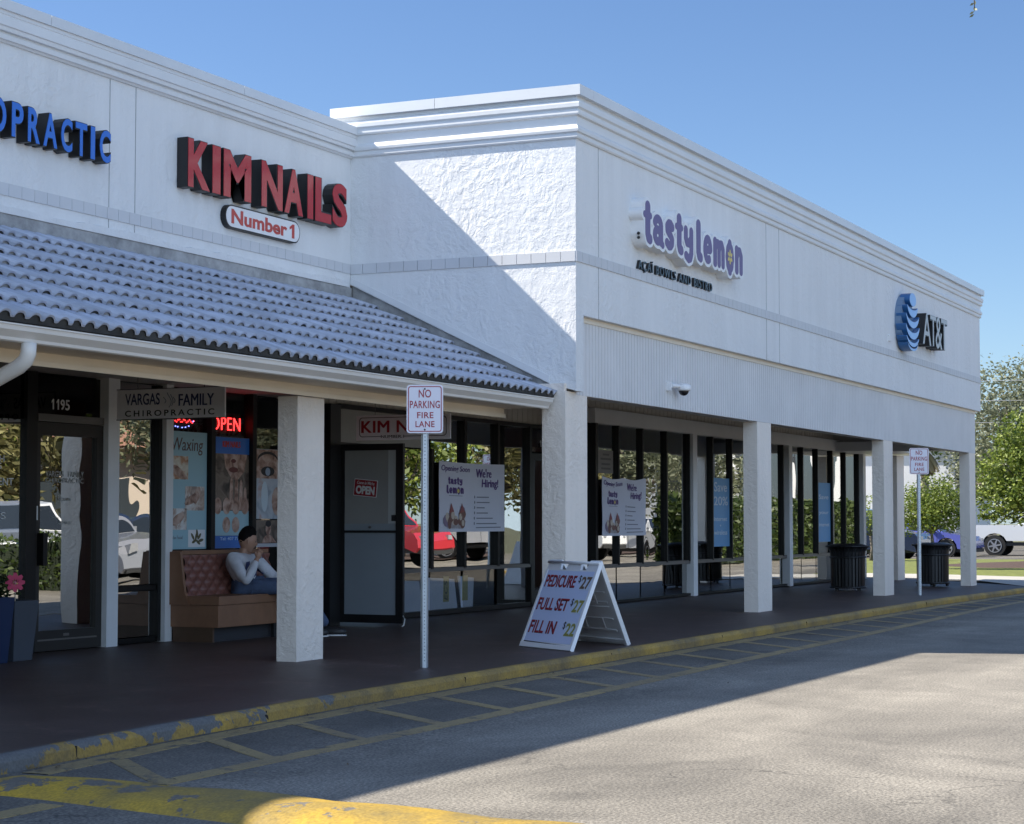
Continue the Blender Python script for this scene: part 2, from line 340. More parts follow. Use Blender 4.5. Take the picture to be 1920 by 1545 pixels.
def rrect(x0, x1, y0, y1, r, n=5):
    P = []
    for cx, cy, a in ((x1 - r, y1 - r, 0), (x0 + r, y1 - r, 90), (x0 + r, y0 + r, 180), (x1 - r, y0 + r, 270)):
        for k in range(n + 1): t = R(a + 90 * k / n); P.append((cx + r * math.cos(t), cy + r * math.sin(t)))
    return P
def ell(cx, cy, rx, ry, n=20, a0=0, a1=360):
    return [(cx + rx * math.cos(R(a0 + (a1 - a0) * k / n)), cy + ry * math.sin(R(a0 + (a1 - a0) * k / n))) for k in range(n if a1 - a0 == 360 else n + 1)]

_tcache = {}
def text_geo(txt, bold=0., space=1., shear=0., size=1.):
    key = (txt, bold, space, shear)
    if key in _tcache: return _tcache[key]
    cu = bpy.data.curves.new('lettering', 'FONT'); cu.body = txt; cu.offset = bold; cu.space_character = space; cu.shear = shear; cu.extrude = .5; cu.resolution_u = 4
    o = bpy.data.objects.new('lettering', cu); COL.objects.link(o)
    dg = bpy.context.evaluated_depsgraph_get(); dg.update()
    me = bpy.data.meshes.new_from_object(o.evaluated_get(dg))
    v = np.array([p.co[:] for p in me.vertices]); f = [tuple(p.vertices) for p in me.polygons]
    bpy.data.objects.remove(o); bpy.data.curves.remove(cu); bpy.data.meshes.remove(me)
    _tcache[key] = (v, f); return v, f
def add_text(mb, txt, fr, box, lift=.002, depth=.003, bold=0., space=1., shear=0.):
    """lettering scaled into the box (a0, a1, b0, b1) of the frame"""
    if bold > 0 and len(txt) > 1 and ('M' in txt or 'W' in txt):
        w_ = (box[3] - box[2]) * bold * 2.2
        for i_, d_ in enumerate((0, -w_, w_)): add_text(mb, txt, fr, (box[0] + d_, box[1] + d_, box[2], box[3]), lift + .0004 * i_, depth, 0., space, shear)
        return
    v, f = text_geo(txt, bold, space, shear)
    lo = v.min(0); hi = v.max(0); a0, a1, b0, b1 = box
    vs = [mb.bm.verts.new(fr(a0 + (p[0] - lo[0]) / (hi[0] - lo[0]) * (a1 - a0), b0 + (p[1] - lo[1]) / (hi[1] - lo[1]) * (b1 - b0), lift + (p[2] + .5) * depth)) for p in v]
    for q in f:
        try: mb.bm.faces.new([vs[i] for i in q]).material_index = mb.mi
        except ValueError: pass
def text(name, txt, fr, box, m, parent, lift=.002, depth=.003, bold=0., space=1., shear=0.):
    mb = MB(); add_text(mb, txt, fr, box, lift, depth, bold, space, shear); return mb.build(name, m, parent)
def add_one(mb, fr, a0, a1, b0, b1, l0, l1):
    w = a1 - a0; h = b1 - b0; mb.prism([(a0 + q * w, b0 + r_ * h) for q, r_ in ((.48, 0), (.95, 0), (.95, 1), (.60, 1), (.05, .76), (.05, .58), (.48, .72))], fr, l0, l1)
def decal(name, poly, fr, m, parent, lift=.002, depth=.002):
    return MB().prism(poly, fr, lift, lift + depth).build(name, m, parent)

def sdf_mesh(mb, F, x0, x1, y0, y1, nx, ny, fr, c0, c1):
    """solid from the area where F(x, y) < 0, its outline cut cell by cell, from depth c0 to c1"""
    xs = np.linspace(x0, x1, nx + 1); ys = np.linspace(y0, y1, ny + 1); X, Y = np.meshgrid(xs, ys, indexing='ij'); V = F(X, Y)
    V = np.where(np.abs(V) < 1e-5, 1e-5, V)
    vd = {}; polys = []
    def vert(key, p):
        if key not in vd: vd[key] = p
        return key
    for i in range(nx):
        for j in range(ny):
            cs = ((i, j), (i + 1, j), (i + 1, j + 1), (i, j + 1)); vals = [V[c] for c in cs]
            if min(vals) > 0: continue
            P = []
            for k in range(4):
                a, b = cs[k], cs[(k + 1) % 4]; va, vb = vals[k], vals[(k + 1) % 4]
                if va < 0: P.append(vert(a, (xs[a[0]], ys[a[1]])))
                if (va < 0) != (vb < 0):
                    t = va / (va - vb); e = (min(a, b), max(a, b))
                    P.append(vert(e, (xs[a[0]] + t * (xs[b[0]] - xs[a[0]]), ys[a[1]] + t * (ys[b[1]] - ys[a[1]]))))
            if len(P) > 2: polys.append(P)
    fv = {k: mb.bm.verts.new(fr(p[0], p[1], c1)) for k, p in vd.items()}; edges = {}
    for P in polys:
        try: mb.bm.faces.new([fv[k] for k in P]).material_index = mb.mi
        except ValueError: continue
        for k in range(len(P)):
            e = (P[k], P[(k + 1) % len(P)])
            if (e[1], e[0]) in edges: del edges[(e[1], e[0])]
            else: edges[e] = 1
    bv = {}
    def back(k):
        if k not in bv: bv[k] = mb.bm.verts.new(fr(vd[k][0], vd[k][1], c0))
        return bv[k]
    for a, b in edges:
        try: mb.bm.faces.new((fv[b], fv[a], back(a), back(b))).material_index = mb.mi
        except ValueError: pass
def strokes_field(strokes):
    segs = []
    for s in strokes:
        for a, b in zip(s[:-1], s[1:]): segs.append((a, b))
    def F(X, Y):
        D = np.full(X.shape, 9.)
        for a, b in segs:
            dx, dy = b[0] - a[0], b[1] - a[1]; L2 = dx * dx + dy * dy + 1e-9
            t = np.clip(((X - a[0]) * dx + (Y - a[1]) * dy) / L2, 0, 1)
            r = a[2] + (b[2] - a[2]) * t
            D = np.minimum(D, np.hypot(X - a[0] - t * dx, Y - a[1] - t * dy) - r)
        return D
    return F

def sm(a, b, x): t = min(1, max(0, (x - a) / (b - a))); return t * t * (3 - 2 * t)
def walk_z(x, y): return .115 - .055 * sm(29, 40, x) * min(1, max(0, (11 - y) / 3))
def kerb_y(x):
    K = ((-20, 5.2), (5, 6.38), (8.2, 6.74), (9.8, 6.87), (12.2, 6.98), (18, 7.0), (39, 7.05), (60, 7.0))
    for (a, ya), (b, yb) in zip(K[:-1], K[1:]):
        if x <= b: return ya + (yb - ya) * (x - a) / (b - a)
    return 7.0
def road_z(x, y=0): return .022 * sm(5.0, 6.8, y) - .055 * sm(29, 40, x) * (1 - sm(48, 70, x))

# ------------------------------------------------------------------ ground
def sheet(name, m, xs, ys, zf, kind='structure'):
    bm = bmesh.new(); g = [[bm.verts.new((x, y, zf(x, y))) for y in ys] for x in xs]
    for i in range(len(xs) - 1):
        for j in range(len(ys) - 1): bm.faces.new((g[i][j], g[i + 1][j], g[i + 1][j + 1], g[i][j + 1]))
    me = bpy.data.meshes.new(name); bm.to_mesh(me); bm.free()
    o = obj(name, me, m); o['kind'] = kind; return o
sheet('ground', pm('far_ground', (.12, .12, .06), .95, var=.3, vscale=.2), [-400, 0, 400, 900], [-600, 0, 600], lambda x, y: -.12)
xs_r = list(np.arange(-20, 121, 2.))
sheet('asphalt_road', ASPH, xs_r, [-60, -30, -10, 0, 4, 5, 5.3, 5.6, 5.9, 6.2, 6.5, 6.8, 7.2, 8, 14, 30], lambda x, y: road_z(x, y))
# concrete walk under the arcade, dark red-brown paint, with its kerb
m, N, L, p = newmat('painted_walk'); SIDEW = m
tc = N.new('ShaderNodeTexCoord'); n1 = N.new('ShaderNodeTexNoise'); n1.inputs['Scale'].default_value = .8; n1.inputs['Detail'].default_value = 8; n1.inputs['Roughness'].default_value = .7
n2 = N.new('ShaderNodeTexNoise'); n2.inputs['Scale'].default_value = 45; n2.inputs['Detail'].default_value = 3
L.new(tc.outputs['Object'], n1.inputs['Vector']); L.new(tc.outputs['Object'], n2.inputs['Vector'])
cr = N.new('ShaderNodeValToRGB'); cr.color_ramp.elements[0].position = .3; cr.color_ramp.elements[0].color = (.046, .029, .026, 1)
cr.color_ramp.elements[1].position = .72; cr.color_ramp.elements[1].color = (.088, .058, .050, 1); L.new(n1.outputs[0], cr.inputs[0])
mr = N.new('ShaderNodeMapRange'); mr.inputs[1].default_value = .3; mr.inputs[2].default_value = .7; mr.inputs[3].default_value = .75; mr.inputs[4].default_value = 1.25; L.new(n2.outputs[0], mr.inputs[0])
vs = N.new('ShaderNodeVectorMath'); vs.operation = 'SCALE'; L.new(cr.outputs[0], vs.inputs[0]); L.new(mr.outputs[0], vs.inputs['Scale']); L.new(vs.outputs[0], p.inputs['Base Color'])
st1 = N.new('ShaderNodeTexNoise'); st1.inputs['Scale'].default_value = 2.3; st1.inputs['Detail'].default_value = 9; st1.inputs['Roughness'].default_value = .75; st1.inputs['Distortion'].default_value = .5; L.new(tc.outputs['Object'], st1.inputs['Vector'])
sm1 = N.new('ShaderNodeMapRange'); sm1.inputs[1].default_value = .56; sm1.inputs[2].default_value = .74; sm1.inputs[3].default_value = 1.0; sm1.inputs[4].default_value = 2.3; L.new(st1.outputs[0], sm1.inputs[0])
gv = N.new('ShaderNodeTexVoronoi'); gv.inputs['Scale'].default_value = 2.6; gv.inputs['Randomness'].default_value = 1; L.new(tc.outputs['Object'], gv.inputs['Vector'])
gm1 = N.new('ShaderNodeMapRange'); gm1.inputs[1].default_value = .035; gm1.inputs[2].default_value = .055; gm1.inputs[3].default_value = .45; gm1.inputs[4].default_value = 1; L.new(gv.outputs['Distance'], gm1.inputs[0])
jb = N.new('ShaderNodeTexBrick'); jb.offset = 0; jb.inputs['Scale'].default_value = 1; jb.inputs['Mortar Size'].default_value = .008; jb.inputs['Brick Width'].default_value = 3.05; jb.inputs['Row Height'].default_value = 2.9; jb.inputs['Color1'].default_value = jb.inputs['Color2'].default_value = (1, 1, 1, 1); jb.inputs['Mortar'].default_value = (.4, .4, .4, 1); L.new(tc.outputs['Object'], jb.inputs['Vector'])
mA = N.new('ShaderNodeMath'); mA.operation = 'MULTIPLY'; L.new(sm1.outputs[0], mA.inputs[0]); L.new(gm1.outputs[0], mA.inputs[1])
mB = N.new('ShaderNodeMath'); mB.operation = 'MULTIPLY'; L.new(mA.outputs[0], mB.inputs[0]); L.new(jb.outputs['Color'], mB.inputs[1])
vs2 = N.new('ShaderNodeVectorMath'); vs2.operation = 'SCALE'; L.new(vs.outputs[0], vs2.inputs[0]); L.new(mB.outputs[0], vs2.inputs['Scale']); L.new(vs2.outputs[0], p.inputs['Base Color'])
rr = N.new('ShaderNodeMapRange'); rr.inputs[3].default_value = .38; rr.inputs[4].default_value = .62; L.new(n1.outputs[0], rr.inputs[0]); L.new(rr.outputs[0], p.inputs['Roughness'])
bp = N.new('ShaderNodeBump'); bp.inputs['Strength'].default_value = .3; bp.inputs['Distance'].default_value = .004; L.new(n2.outputs[0], bp.inputs['Height']); L.new(bp.outputs[0], p.inputs['Normal'])
xs_w = list(np.arange(-4, 42.1, 1.)); bm = bmesh.new(); rows = []
def apron_x(t): return 39.4 + 2.6 * t + 1.2 * t * t
for x in xs_w:
    row = []
    for t in (0, .04, .3, .6, 1):
        xe = min(x, 39.2 + (8.6 if t == 1 else 5.2 * t)) if x >= 39 else x
        y = kerb_y(x) + .07 + t * (11.9 - kerb_y(x)); row.append(bm.verts.new((xe if x > 39 else x, y, walk_z(x, y))))
    rows.append(row)
for a, b in zip(rows[:-1], rows[1:]):
    for k in range(4): bm.faces.new((a[k], b[k], b[k + 1], a[k + 1]))
me = bpy.data.meshes.new('sidewalk'); bm.to_mesh(me); bm.free(); o = obj('sidewalk', me, SIDEW); o['kind'] = 'structure'
bm = bmesh.new(); rows = []
for x in list(np.arange(38.5, 62.1, 1.)):
    row = []
    for t in (0, .04, .3, .6, 1):
        y = kerb_y(x) + .07 + t * (12.5 - kerb_y(x)); xx = x if x > 38.5 else 38.6 + 3.6 * min(1, (y - 7) / 2.2)
        row.append(bm.verts.new((max(x, 38.9 + 3.2 * min(1, max(0, (y - 7.1) / 1.7))), y, walk_z(x, y) + .004)))
    rows.append(row)
for a, b in zip(rows[:7], rows[1:8]):
    for k in range(4):
        try: bm.faces.new((a[k], b[k], b[k + 1], a[k + 1]))
        except ValueError: pass
bmesh.ops.remove_doubles(bm, verts=bm.verts[:], dist=.0005)
me = bpy.data.meshes.new('concrete_path'); bm.to_mesh(me); bm.free(); o = obj('concrete_path', me, CONC); o['kind'] = 'structure'
KERB = worn_paint('kerb_paint', (.52, .32, .045), (.19, .13, .05), (.13, .128, .125), thr=.40, scale=2.9, edge=.008, near=(10.8, 13.0, .16), drange=(.30, .62), zk=1.15)
bm = bmesh.new(); rows = []
for x in np.arange(-4, 46.1, .25):
    y = kerb_y(x); zt = walk_z(x, 7); zb = road_z(x); j = .004 * math.sin(x * 5.1) + .004 * math.sin(x * 13)
    rows.append([bm.verts.new(q) for q in ((x, y - .015 + j, zb - .05), (x, y + j, zt - .035), (x, y + .012 + j, zt - .012), (x, y + .035, zt + .002), (x, y + .075, zt + .003), (x, y + .075, zb - .05))])
for a, b in zip(rows[:-1], rows[1:]):
    for k in range(5): bm.faces.new((a[k], b[k], b[k + 1], a[k + 1]))
me = bpy.data.meshes.new('kerb'); bm.to_mesh(me); bm.free(); o = obj('kerb', me, KERB); o['kind'] = 'structure'
mb = MB(); mb.tube([(11.05, kerb_y(11.05) - .006, .042), (11.05, kerb_y(11.05) + .12, .045)], .030, 14); tag(mb.build('drain_outlet', pm('rusty_pipe', (.02, .014, .012), .9)), 'small dark round drain outlet in the yellow kerb face', 'drain')

# fire lane paint
LANE = worn_paint('lane_paint', (.40, .29, .12), (.26, .20, .11), (.085, .083, .082), thr=.40, scale=7, edge=.05)
def strip_mesh(bm, pts, w, dz=.004):
    prev = pl_ = None
    for i, (x, y) in enumerate(pts):
        x0, y0 = pts[max(i - 1, 0)]; x1, y1 = pts[min(i + 1, len(pts) - 1)]
        d = Vector((x1 - x0, y1 - y0)).normalized(); nn = Vector((-d.y, d.x)) * w / 2
        cur = [bm.verts.new((x + nn.x, y + nn.y, road_z(x, y + nn.y) + dz)), bm.verts.new((x - nn.x, y - nn.y, road_z(x, y - nn.y) + dz))]
        low = [bm.verts.new((v.co.x, v.co.y, v.co.z - .008)) for v in cur]
        if prev: bm.faces.new((prev[0], prev[1], cur[1], cur[0])); bm.faces.new((prev[0], cur[0], low[0], pl_[0])); bm.faces.new((prev[1], pl_[1], low[1], cur[1]))
        prev = cur; pl_ = low
def line_y(x): return 5.84 + .15 * sm(11, 20, x) + .2 * sm(19, 34, x)
bm = bmesh.new(); strip_mesh(bm, [(x, line_y(x)) for x in np.arange(8.3, 40, .7)], .13); me = bpy.data.meshes.new('fire_lane_line'); bm.to_mesh(me); bm.free(); obj('fire_lane_line', me, LANE)['kind'] = 'structure'
bm = bmesh.new(); strip_mesh(bm, [(x, kerb_y(x) - .15) for x in np.arange(8.3, 40, .7)], .16)
for k in range(27):
    x = 8.98 + 1.045 * k; xl = x - .58; strip_mesh(bm, [(x, kerb_y(x) - .23), (x - .145, (kerb_y(x) - .23) * .75 + (line_y(xl) + .065) * .25), ((x + xl) / 2, (kerb_y(x) - .23 + line_y(xl) + .065) / 2), (x - .435, (kerb_y(x) - .23) * .25 + (line_y(xl) + .065) * .75), (xl, line_y(xl) + .05)], .11, .0032)
me = bpy.data.meshes.new('fire_lane_hatching'); bm.to_mesh(me); bm.free(); obj('fire_lane_hatching', me, LANE)['kind'] = 'structure'
bm = bmesh.new(); strip_mesh(bm, [(x, 5.86) for x in np.arange(-3, 7.5, .7)], .13)
for k in range(6):
    x = 7.1 - 1.1 * k; strip_mesh(bm, [(x, kerb_y(x) - .2), (x - .58, 5.93)], .11)
me = bpy.data.meshes.new('fire_lane_hatching'); bm.to_mesh(me); bm.free(); obj('fire_lane_hatching_near', me, LANE)['kind'] = 'structure'; bpy.data.objects['fire_lane_hatching_near'].name = 'lane_hatching'
for i_, x in enumerate((8.9, 11.06, 14.1, 17.2, 20.4, 23.6, 26.8, 30.)):
    mb = MB(); mb.box(x, x + .007, kerb_y(x) - .0025, kerb_y(x) + .03, road_z(x), walk_z(x, 7) - .02); q_ = mb.build('kerb_joint', pm('joint_dirt', (.02, .018, .016), .9)); q_['kind'] = 'structure'
# leaf litter in the gutter
bm = bmesh.new()
for k in range(900):
    x = 8.4 + 31 * random.random() ** 1.3; y = kerb_y(x) - .02 - abs(random.gauss(0, .11)) if random.random() < .8 else random.uniform(5.2, 6.9)
    s = random.uniform(.008, .022); a = random.uniform(0, 6.3); z = road_z(x, y) + .006
    d = Vector((math.cos(a), math.sin(a), random.uniform(-.2, .4))) * s; e = Vector((-math.sin(a), math.cos(a), 0)) * s * .4; c = Vector((x, y, z + .006))
    bm.faces.new([bm.verts.new(c + q) for q in (-d, e, d, -e)])
me = bpy.data.meshes.new('leaf_litter'); bm.to_mesh(me); bm.free(); o = obj('leaf_litter', me, leafmat('dry_leaf', (.05, .03, .015), (.22, .15, .07), .1)); tag(o, 'dry brown leaf litter gathered in the gutter along the kerb', 'leaf litter', kind='stuff')

# speed hump
HUMP = worn_paint('hump_paint', (.60, .37, .025), (.21, .16, .06), (.17, .15, .12), thr=.40, scale=3.6, edge=.012, near=(5.0, 6.3, -.07), axis=1, drange=(.33, .62))
bm = bmesh.new(); rows = []
for y in np.arange(-1.0, 6.72, .12):
    e = min(1, max(.05, (6.70 - y) / .25)); rows.append([])
    xc = 7.78 + .15 * (y - 4.7) - .06 * max(0, y - 5.4) * 2; xf = xc + .37 + .015 * math.sin(y * 3); xn = xc - .37 + .015 * math.sin(y * 2.3)
    for k in range(11):
        t = k / 10; h = (.066 * math.sin(math.pi * t) ** .8 + .006 * math.sin(y * 7 + t * 5)) * e if 0 < k < 10 else -.01
        rows[-1].append(bm.verts.new((xn + (xf - xn) * t, y, h)))
for a, b in zip(rows[:-1], rows[1:]):
    for k in range(10): f = bm.faces.new((a[k], a[k + 1], b[k + 1], b[k])); f.smooth = True
me = bpy.data.meshes.new('speed_hump'); bm.to_mesh(me); bm.free(); tag(obj('speed_hump', me, HUMP), 'yellow painted asphalt speed hump with cracked and scuffed paint across the lane', 'speed hump')

# lawn, lane and mulch at the far right
sheet('lawn', GRASS, [46.6, 50, 55, 62, 66], [8.1, 12, 20, 40], lambda x, y: .02 + .05 * sm(46.6, 50, x))
sheet('far_parking', CONC, [66, 80, 100, 125], [8.1, 10, 30, 60], lambda x, y: .006)
bm = bmesh.new()
for cx, cy, rx, ry in ((57.5, 10.5, 3.6, 2.4),):
    c = bm.verts.new((cx, cy, .19)); ring = [bm.verts.new((cx + rx * math.cos(t) * random.uniform(.9, 1.1), cy + ry * math.sin(t) * random.uniform(.9, 1.1), .072)) for t in np.linspace(0, 6.283, 29)[:-1]]
    for k in range(28): bm.faces.new((c, ring[k], ring[(k + 1) % 28]))
me = bpy.data.meshes.new('mulch_bed'); bm.to_mesh(me); bm.free(); obj('mulch_bed', me, MULCH)['kind'] = 'structure'

# ------------------------------------------------------------------ retail building, low part with the tile awning
XS, YL, YU, YF, YS, YR, XE = 18.94, 10.81, 8.096, 8.184, 11.7, 11.0, 39.34
LB = thing('retail_building', 'lower white stucco shop building with grey tiled awning and gutter', 'building', (12, 11.7, 0))
RB = thing('retail_building', 'taller white stucco shop building with grooved siding over its arcade', 'building', (30, 11, 0))
mb = MB(); mb.box(2, XS - .002, YL, YL + .25, 3.80, 5.62); mb.build('wall', WALL, LB)
def sweep(path, prof, name, m, parent):
    """profile of (offset, z) swept along offset lines of the path"""
    mb = MB(); rows = [[mb.bm.verts.new((*path(o), z)[0:0] or (path(o)[i][0], path(o)[i][1], z)) for o, z in prof] for i in range(len(path(0)))]
    for a, b in zip(rows[:-1], rows[1:]):
        for k in range(len(prof) - 1): mb.bm.faces.new((a[k], b[k], b[k + 1], a[k + 1]))
    for r in (rows[0], rows[-1]):
        if len(r) > 2:
            try: mb.bm.faces.new(r)
            except ValueError: pass
    return mb.build(name, m, parent)
lp = lambda o: [(2, YL - o), (XS - .003, YL - o)]
sweep(lp, [(-.02, 5.34), (.02, 5.345), (.03, 5.36), (.05, 5.365), (.055, 5.405), (.035, 5.415), (.035, 5.425), (.07, 5.43), (.075, 5.455), (.075, 5.462), (.09, 5.47), (.09, 5.545), (.083, 5.55), (.083, 5.557), (.09, 5.562), (.09, 5.60), (-.02, 5.60)], 'cornice', TRIM, LB)
mb = MB(); xk = [2, 5.5, 9.4, 13.55, 16.6, XS - .004]
for a, b in zip(xk[:-1], xk[1:]): mb.box(a + .003, b - .003, YL - .11, YL + .28, 5.595, 5.685)
mb.build('coping', COPE, LB)
mb = MB(); x = 6.
while x < XS - .01: mb.box(x, min(x + .165, XS - .004), YL - .012, YL + .02, 4.06, 4.165); x += .17
mb.build('band', BAND, LB)
JOINT = pm('joint_grey', (.30, .31, .32), .9)  # one flat grey for the control joints of the walls
mb = MB(); mb.box(14.53, 14.538, YL - .0025, YL + .01, 3.95, 5.34); mb.box(14.925, 14.933, YL - .0025, YL + .01, 3.95, 5.34); mb.build('control_joint', JOINT, LB)
# rough lower edge of the stucco and the flashing strip below it
bm = bmesh.new(); pv = None
for x in np.arange(6, XS, .12):
    z = 3.975 + .012 * math.sin(x * 3.1) + random.uniform(-.008, .008); c = [bm.verts.new(q) for q in ((x, YL - .03, 3.905), (x, YL - .035, z - .01), (x, YL + .01, z))]
    if pv:
        for k in range(2): bm.faces.new((pv[k], c[k], c[k + 1], pv[k + 1]))
    pv = c
me = bpy.data.meshes.new('stucco_skirt'); bm.to_mesh(me); bm.free(); o = obj('stucco_skirt', me, WALL, LB); o.location = -LB.location
MB().box(6, XS - .004, YL - .02, YL + .03, 3.72, 3.905).build('flashing', FLASH, LB)
# tiles: S-shaped courses as one rippled sheet
pitch = .1495; Y0, Z0, Y1, Z1 = 8.335, 2.635, 10.80, 3.765; NC = 8; bm = bmesh.new(); tints = {}
def hump(u): u = u % 1; return max(0, 1 - (u / .34 - 1) ** 2) ** .5 if u < .68 else -.10 * math.sin(math.pi * (u - .68) / .32)
xs_t = np.arange(8.2, XS - .003, pitch / 15); amp = .035
sl_ = Vector((0, Y1 - Y0, Z1 - Z0)); ln = sl_.length; sd = sl_ / ln; nn = Vector((0, -sd.z, sd.y)); 
for k in range(NC):
    s0 = ln * k / NC - .03; s1 = ln * (k + 1) / NC; ph = 0
    fr_, bk, lo_ = [], [], []
    for x in xs_t:
        it = int(x / pitch); jit = ((it * 7919 + k * 104729 + it * it * 31) % 100 / 100 - .5) * .018; h = hump(x / pitch) * amp
        b0 = Vector((x, Y0, Z0)) + sd * (s0 + jit) + nn * (.046 + h); b1 = Vector((x, Y0, Z0)) + sd * s1 + nn * (.006 + h)
        bl = Vector((x, Y0, Z0)) + sd * (s0 + jit + .004) + nn * (.046 + h - .016); bz = Vector((x, Y0, Z0)) + sd * (s0 + .012) + nn * (-.004)
        fr_.append([bm.verts.new(q) for q in (b1, b0, bl)]); lo_.append([bm.verts.new(bl + sd * .012), bm.verts.new(bz)])
    for i in range(len(xs_t) - 1):
        f = bm.faces.new((fr_[i][0], fr_[i][1], fr_[i + 1][1], fr_[i + 1][0])); f.smooth = True; tints[f] = .82 + .30 * ((int(xs_t[i] / pitch) * 7919 + k * 6151 + (int(xs_t[i] / pitch) ** 2) * 13) % 97) / 97
        bm.faces.new((fr_[i][1], fr_[i][2], fr_[i + 1][2], fr_[i + 1][1]))
        f = bm.faces.new((lo_[i][0], lo_[i][1], lo_[i + 1][1], lo_[i + 1][0])); f.material_index = 2 if k == 0 or (int(xs_t[i] / pitch) * 31 + k * 17) % 7 == 0 else 1
bm.faces.index_update(); tv = {f.index: t_ for f, t_ in tints.items()}; me = bpy.data.meshes.new('tile_awning'); bm.to_mesh(me); bm.free(); at_ = me.attributes.new('tint', 'FLOAT', 'FACE'); at_.data.foreach_set('value', [tv.get(i, 1.) for i in range(len(me.polygons))]); o = obj('tile_awning', me, [TILE, TILEEND, TILESHADE], LB); o.location = -LB.location
# deck, soffit, fascia beam, gutter
mb = MB(); mb.face([(2, 8.37, 2.60), (XS, 8.37, 2.60), (XS, 10.82, 3.73), (2, 10.82, 3.73)]); mb.build('roof_deck', SOFF, LB)
MB().box(2, 18.84, 8.40, 8.9, 2.515, 2.535).build('soffit', BEIGE, LB)
mb = MB(); mb.box(2, 18.84, 8.88, 9.10, 2.445, 2.74); mb.box(2, 18.84, 8.862, 8.88, 2.418, 2.458); mb.build('fascia_beam', BEIGE, LB)
MB().box(2, XS + .1, 9.10, 11.76, 2.715, 2.75).build('ceiling', SOFF, LB)
gp = [(8.40, 2.60), (8.40, 2.50), (8.365, 2.497), (8.35, 2.505), (8.345, 2.525), (8.30, 2.568), (8.295, 2.598), (8.285, 2.60), (8.285, 2.61), (8.30, 2.61), (8.312, 2.595), (8.35, 2.55), (8.39, 2.55), (8.39, 2.60)]
mb = MB(); a = [mb.bm.verts.new((2, y, z)) for y, z in gp]; b = [mb.bm.verts.new((18.80, y, z)) for y, z in gp]
for k in range(len(gp)): mb.bm.faces.new((a[k], a[(k + 1) % len(gp)], b[(k + 1) % len(gp)], b[k]))
mb.bm.faces.new(b); g = mb.build('gutter', GUT, LB)
mb = MB(); mb.tube([(10.38, 8.35, 2.50), (10.38, 8.352, 2.43), (10.38, 8.375, 2.385), (10.38, 8.43, 2.345), (10.39, 8.62, 2.27), (10.40, 8.83, 2.19), (10.40, 8.87, 2.15), (10.40, 8.88, 2.08), (10.40, 8.88, .3)], .052, 12); mb.build('downspout', GUT, g)
def column(x0, x1, y0, y1, ztop, parent):
    mb = MB(); z0 = walk_z((x0 + x1) / 2, y0) - .01; mb.box(x0, x1, y0, y1, z0, ztop); return mb.build('column', COLM, parent, bevel=.006)
column(14.738, 15.192, 8.932, 9.13, 2.418, LB)
column(9.95, 10.40, 8.932, 9.13, 2.418, LB)
# ---- storefront helpers
def win(x0, x1, z0, z1, y, parent, m=None, mull=True, w=.05, d=.06):
    g = MB().box(x0, x1, y, y + .008, z0, z1).build('window', m or GLASS, parent)
    if mull: MB().box(x1 - .001, x1 + w, y - d, y + .05, z0 - .02, z1 + .02).build('mullion', BRONZE, g)
    return g
def rails(x0, x1, y, zs, parent, m=BRONZE, d=.05, h=.05):
    mb = MB()
    for z in zs: mb.box(x0, x1, y - d, y + .04, z, z + h)
    return mb.build('window_rail', m, parent)
ZB = .125
# panes of the chiropractic unit
win(11.0, 12.2, ZB + .06, 2.70, YS, LB); win(12.25, 13.3, ZB + .06, 2.70, YS, LB); win(13.35, 14.49, ZB + .5, 2.26, YS, LB, mull=False); win(13.35, 14.49, 2.27, 2.70, YS, LB, GLASST, mull=False)
MB().box(14.49, 14.64, YS - .04, YS + .05, ZB, 2.71).build('mullion', BRONZE, LB)
rails(11.0, 14.49, YS, [ZB, ZB + .45], LB)
MB().box(14.64, 15.63, YS, YS + .008, 2.33, 2.70).build('window', GLASST, LB)
MB().box(14.64, 15.63, YS - .05, YS + .05, 2.255, 2.325).build('window_rail', ALU, LB)
dr = MB(); dr.box(14.645, 14.735, YS - .045, YS + .02, ZB, 2.25); dr.box(15.54, 15.63, YS - .045, YS + .02, ZB, 2.25); dr.box(14.735, 15.54, YS - .045, YS + .02, 2.13, 2.25); dr.box(14.735, 15.54, YS - .045, YS + .02, ZB, ZB + .19)
dr = dr.build('door', pm('bronze_door', (.028, .025, .022), .45, spec=.3), LB); MB().box(14.735, 15.54, YS - .012, YS - .004, ZB + .19, 2.13).build('glass', GLASSD, dr)
MB().box(14.70, 14.76, YS - .12, YS - .046, .92, 1.22).build('handle', BRONZE, dr)
MB().box(14.72, 15.56, YS - .0485, YS - .045, ZB + .095, ZB + .11).build('threshold_strip', ALU, dr)
MB().box(15.08, 15.16, YS - .048, YS - .045, ZB + .13, ZB + .155).build('label_plate', ALU, dr)
MB().box(14.66, 14.70, YS - .05, YS - .045, 1.34, 1.47).build('pull_sticker', VINYL, dr)
AJ = R(-2.6); DPV = Vector((15.63, YS, 0)); DRT = Matrix.Rotation(AJ, 4, 'Z')     # the door stands a little ajar, hinged on its right
dr.rotation_euler = (0, 0, AJ); _pl = DPV - LB.location; dr.location = _pl - DRT.to_3x3() @ _pl
def post(x0, x1, y, zt, parent, z0=.118): return MB().box(x0, x1, y, YS + .05, z0, zt).build('post', WPOST, parent)
post(15.635, 15.815, YS - .10, 2.714, LB); post(16.60, 16.725, YS - .10, 2.714, LB)
win(15.83, 16.55, .70, 2.70, YS, LB, GLASSD, False); win(15.83, 16.55, ZB + .06, .63, YS, LB, GLASSD, False); rails(15.82, 16.6, YS, [ZB, .64], LB, d=.03)
MB().box(16.545, 16.60, YS - .05, YS + .05, ZB, 2.70).build('mullion', BRONZE, LB)
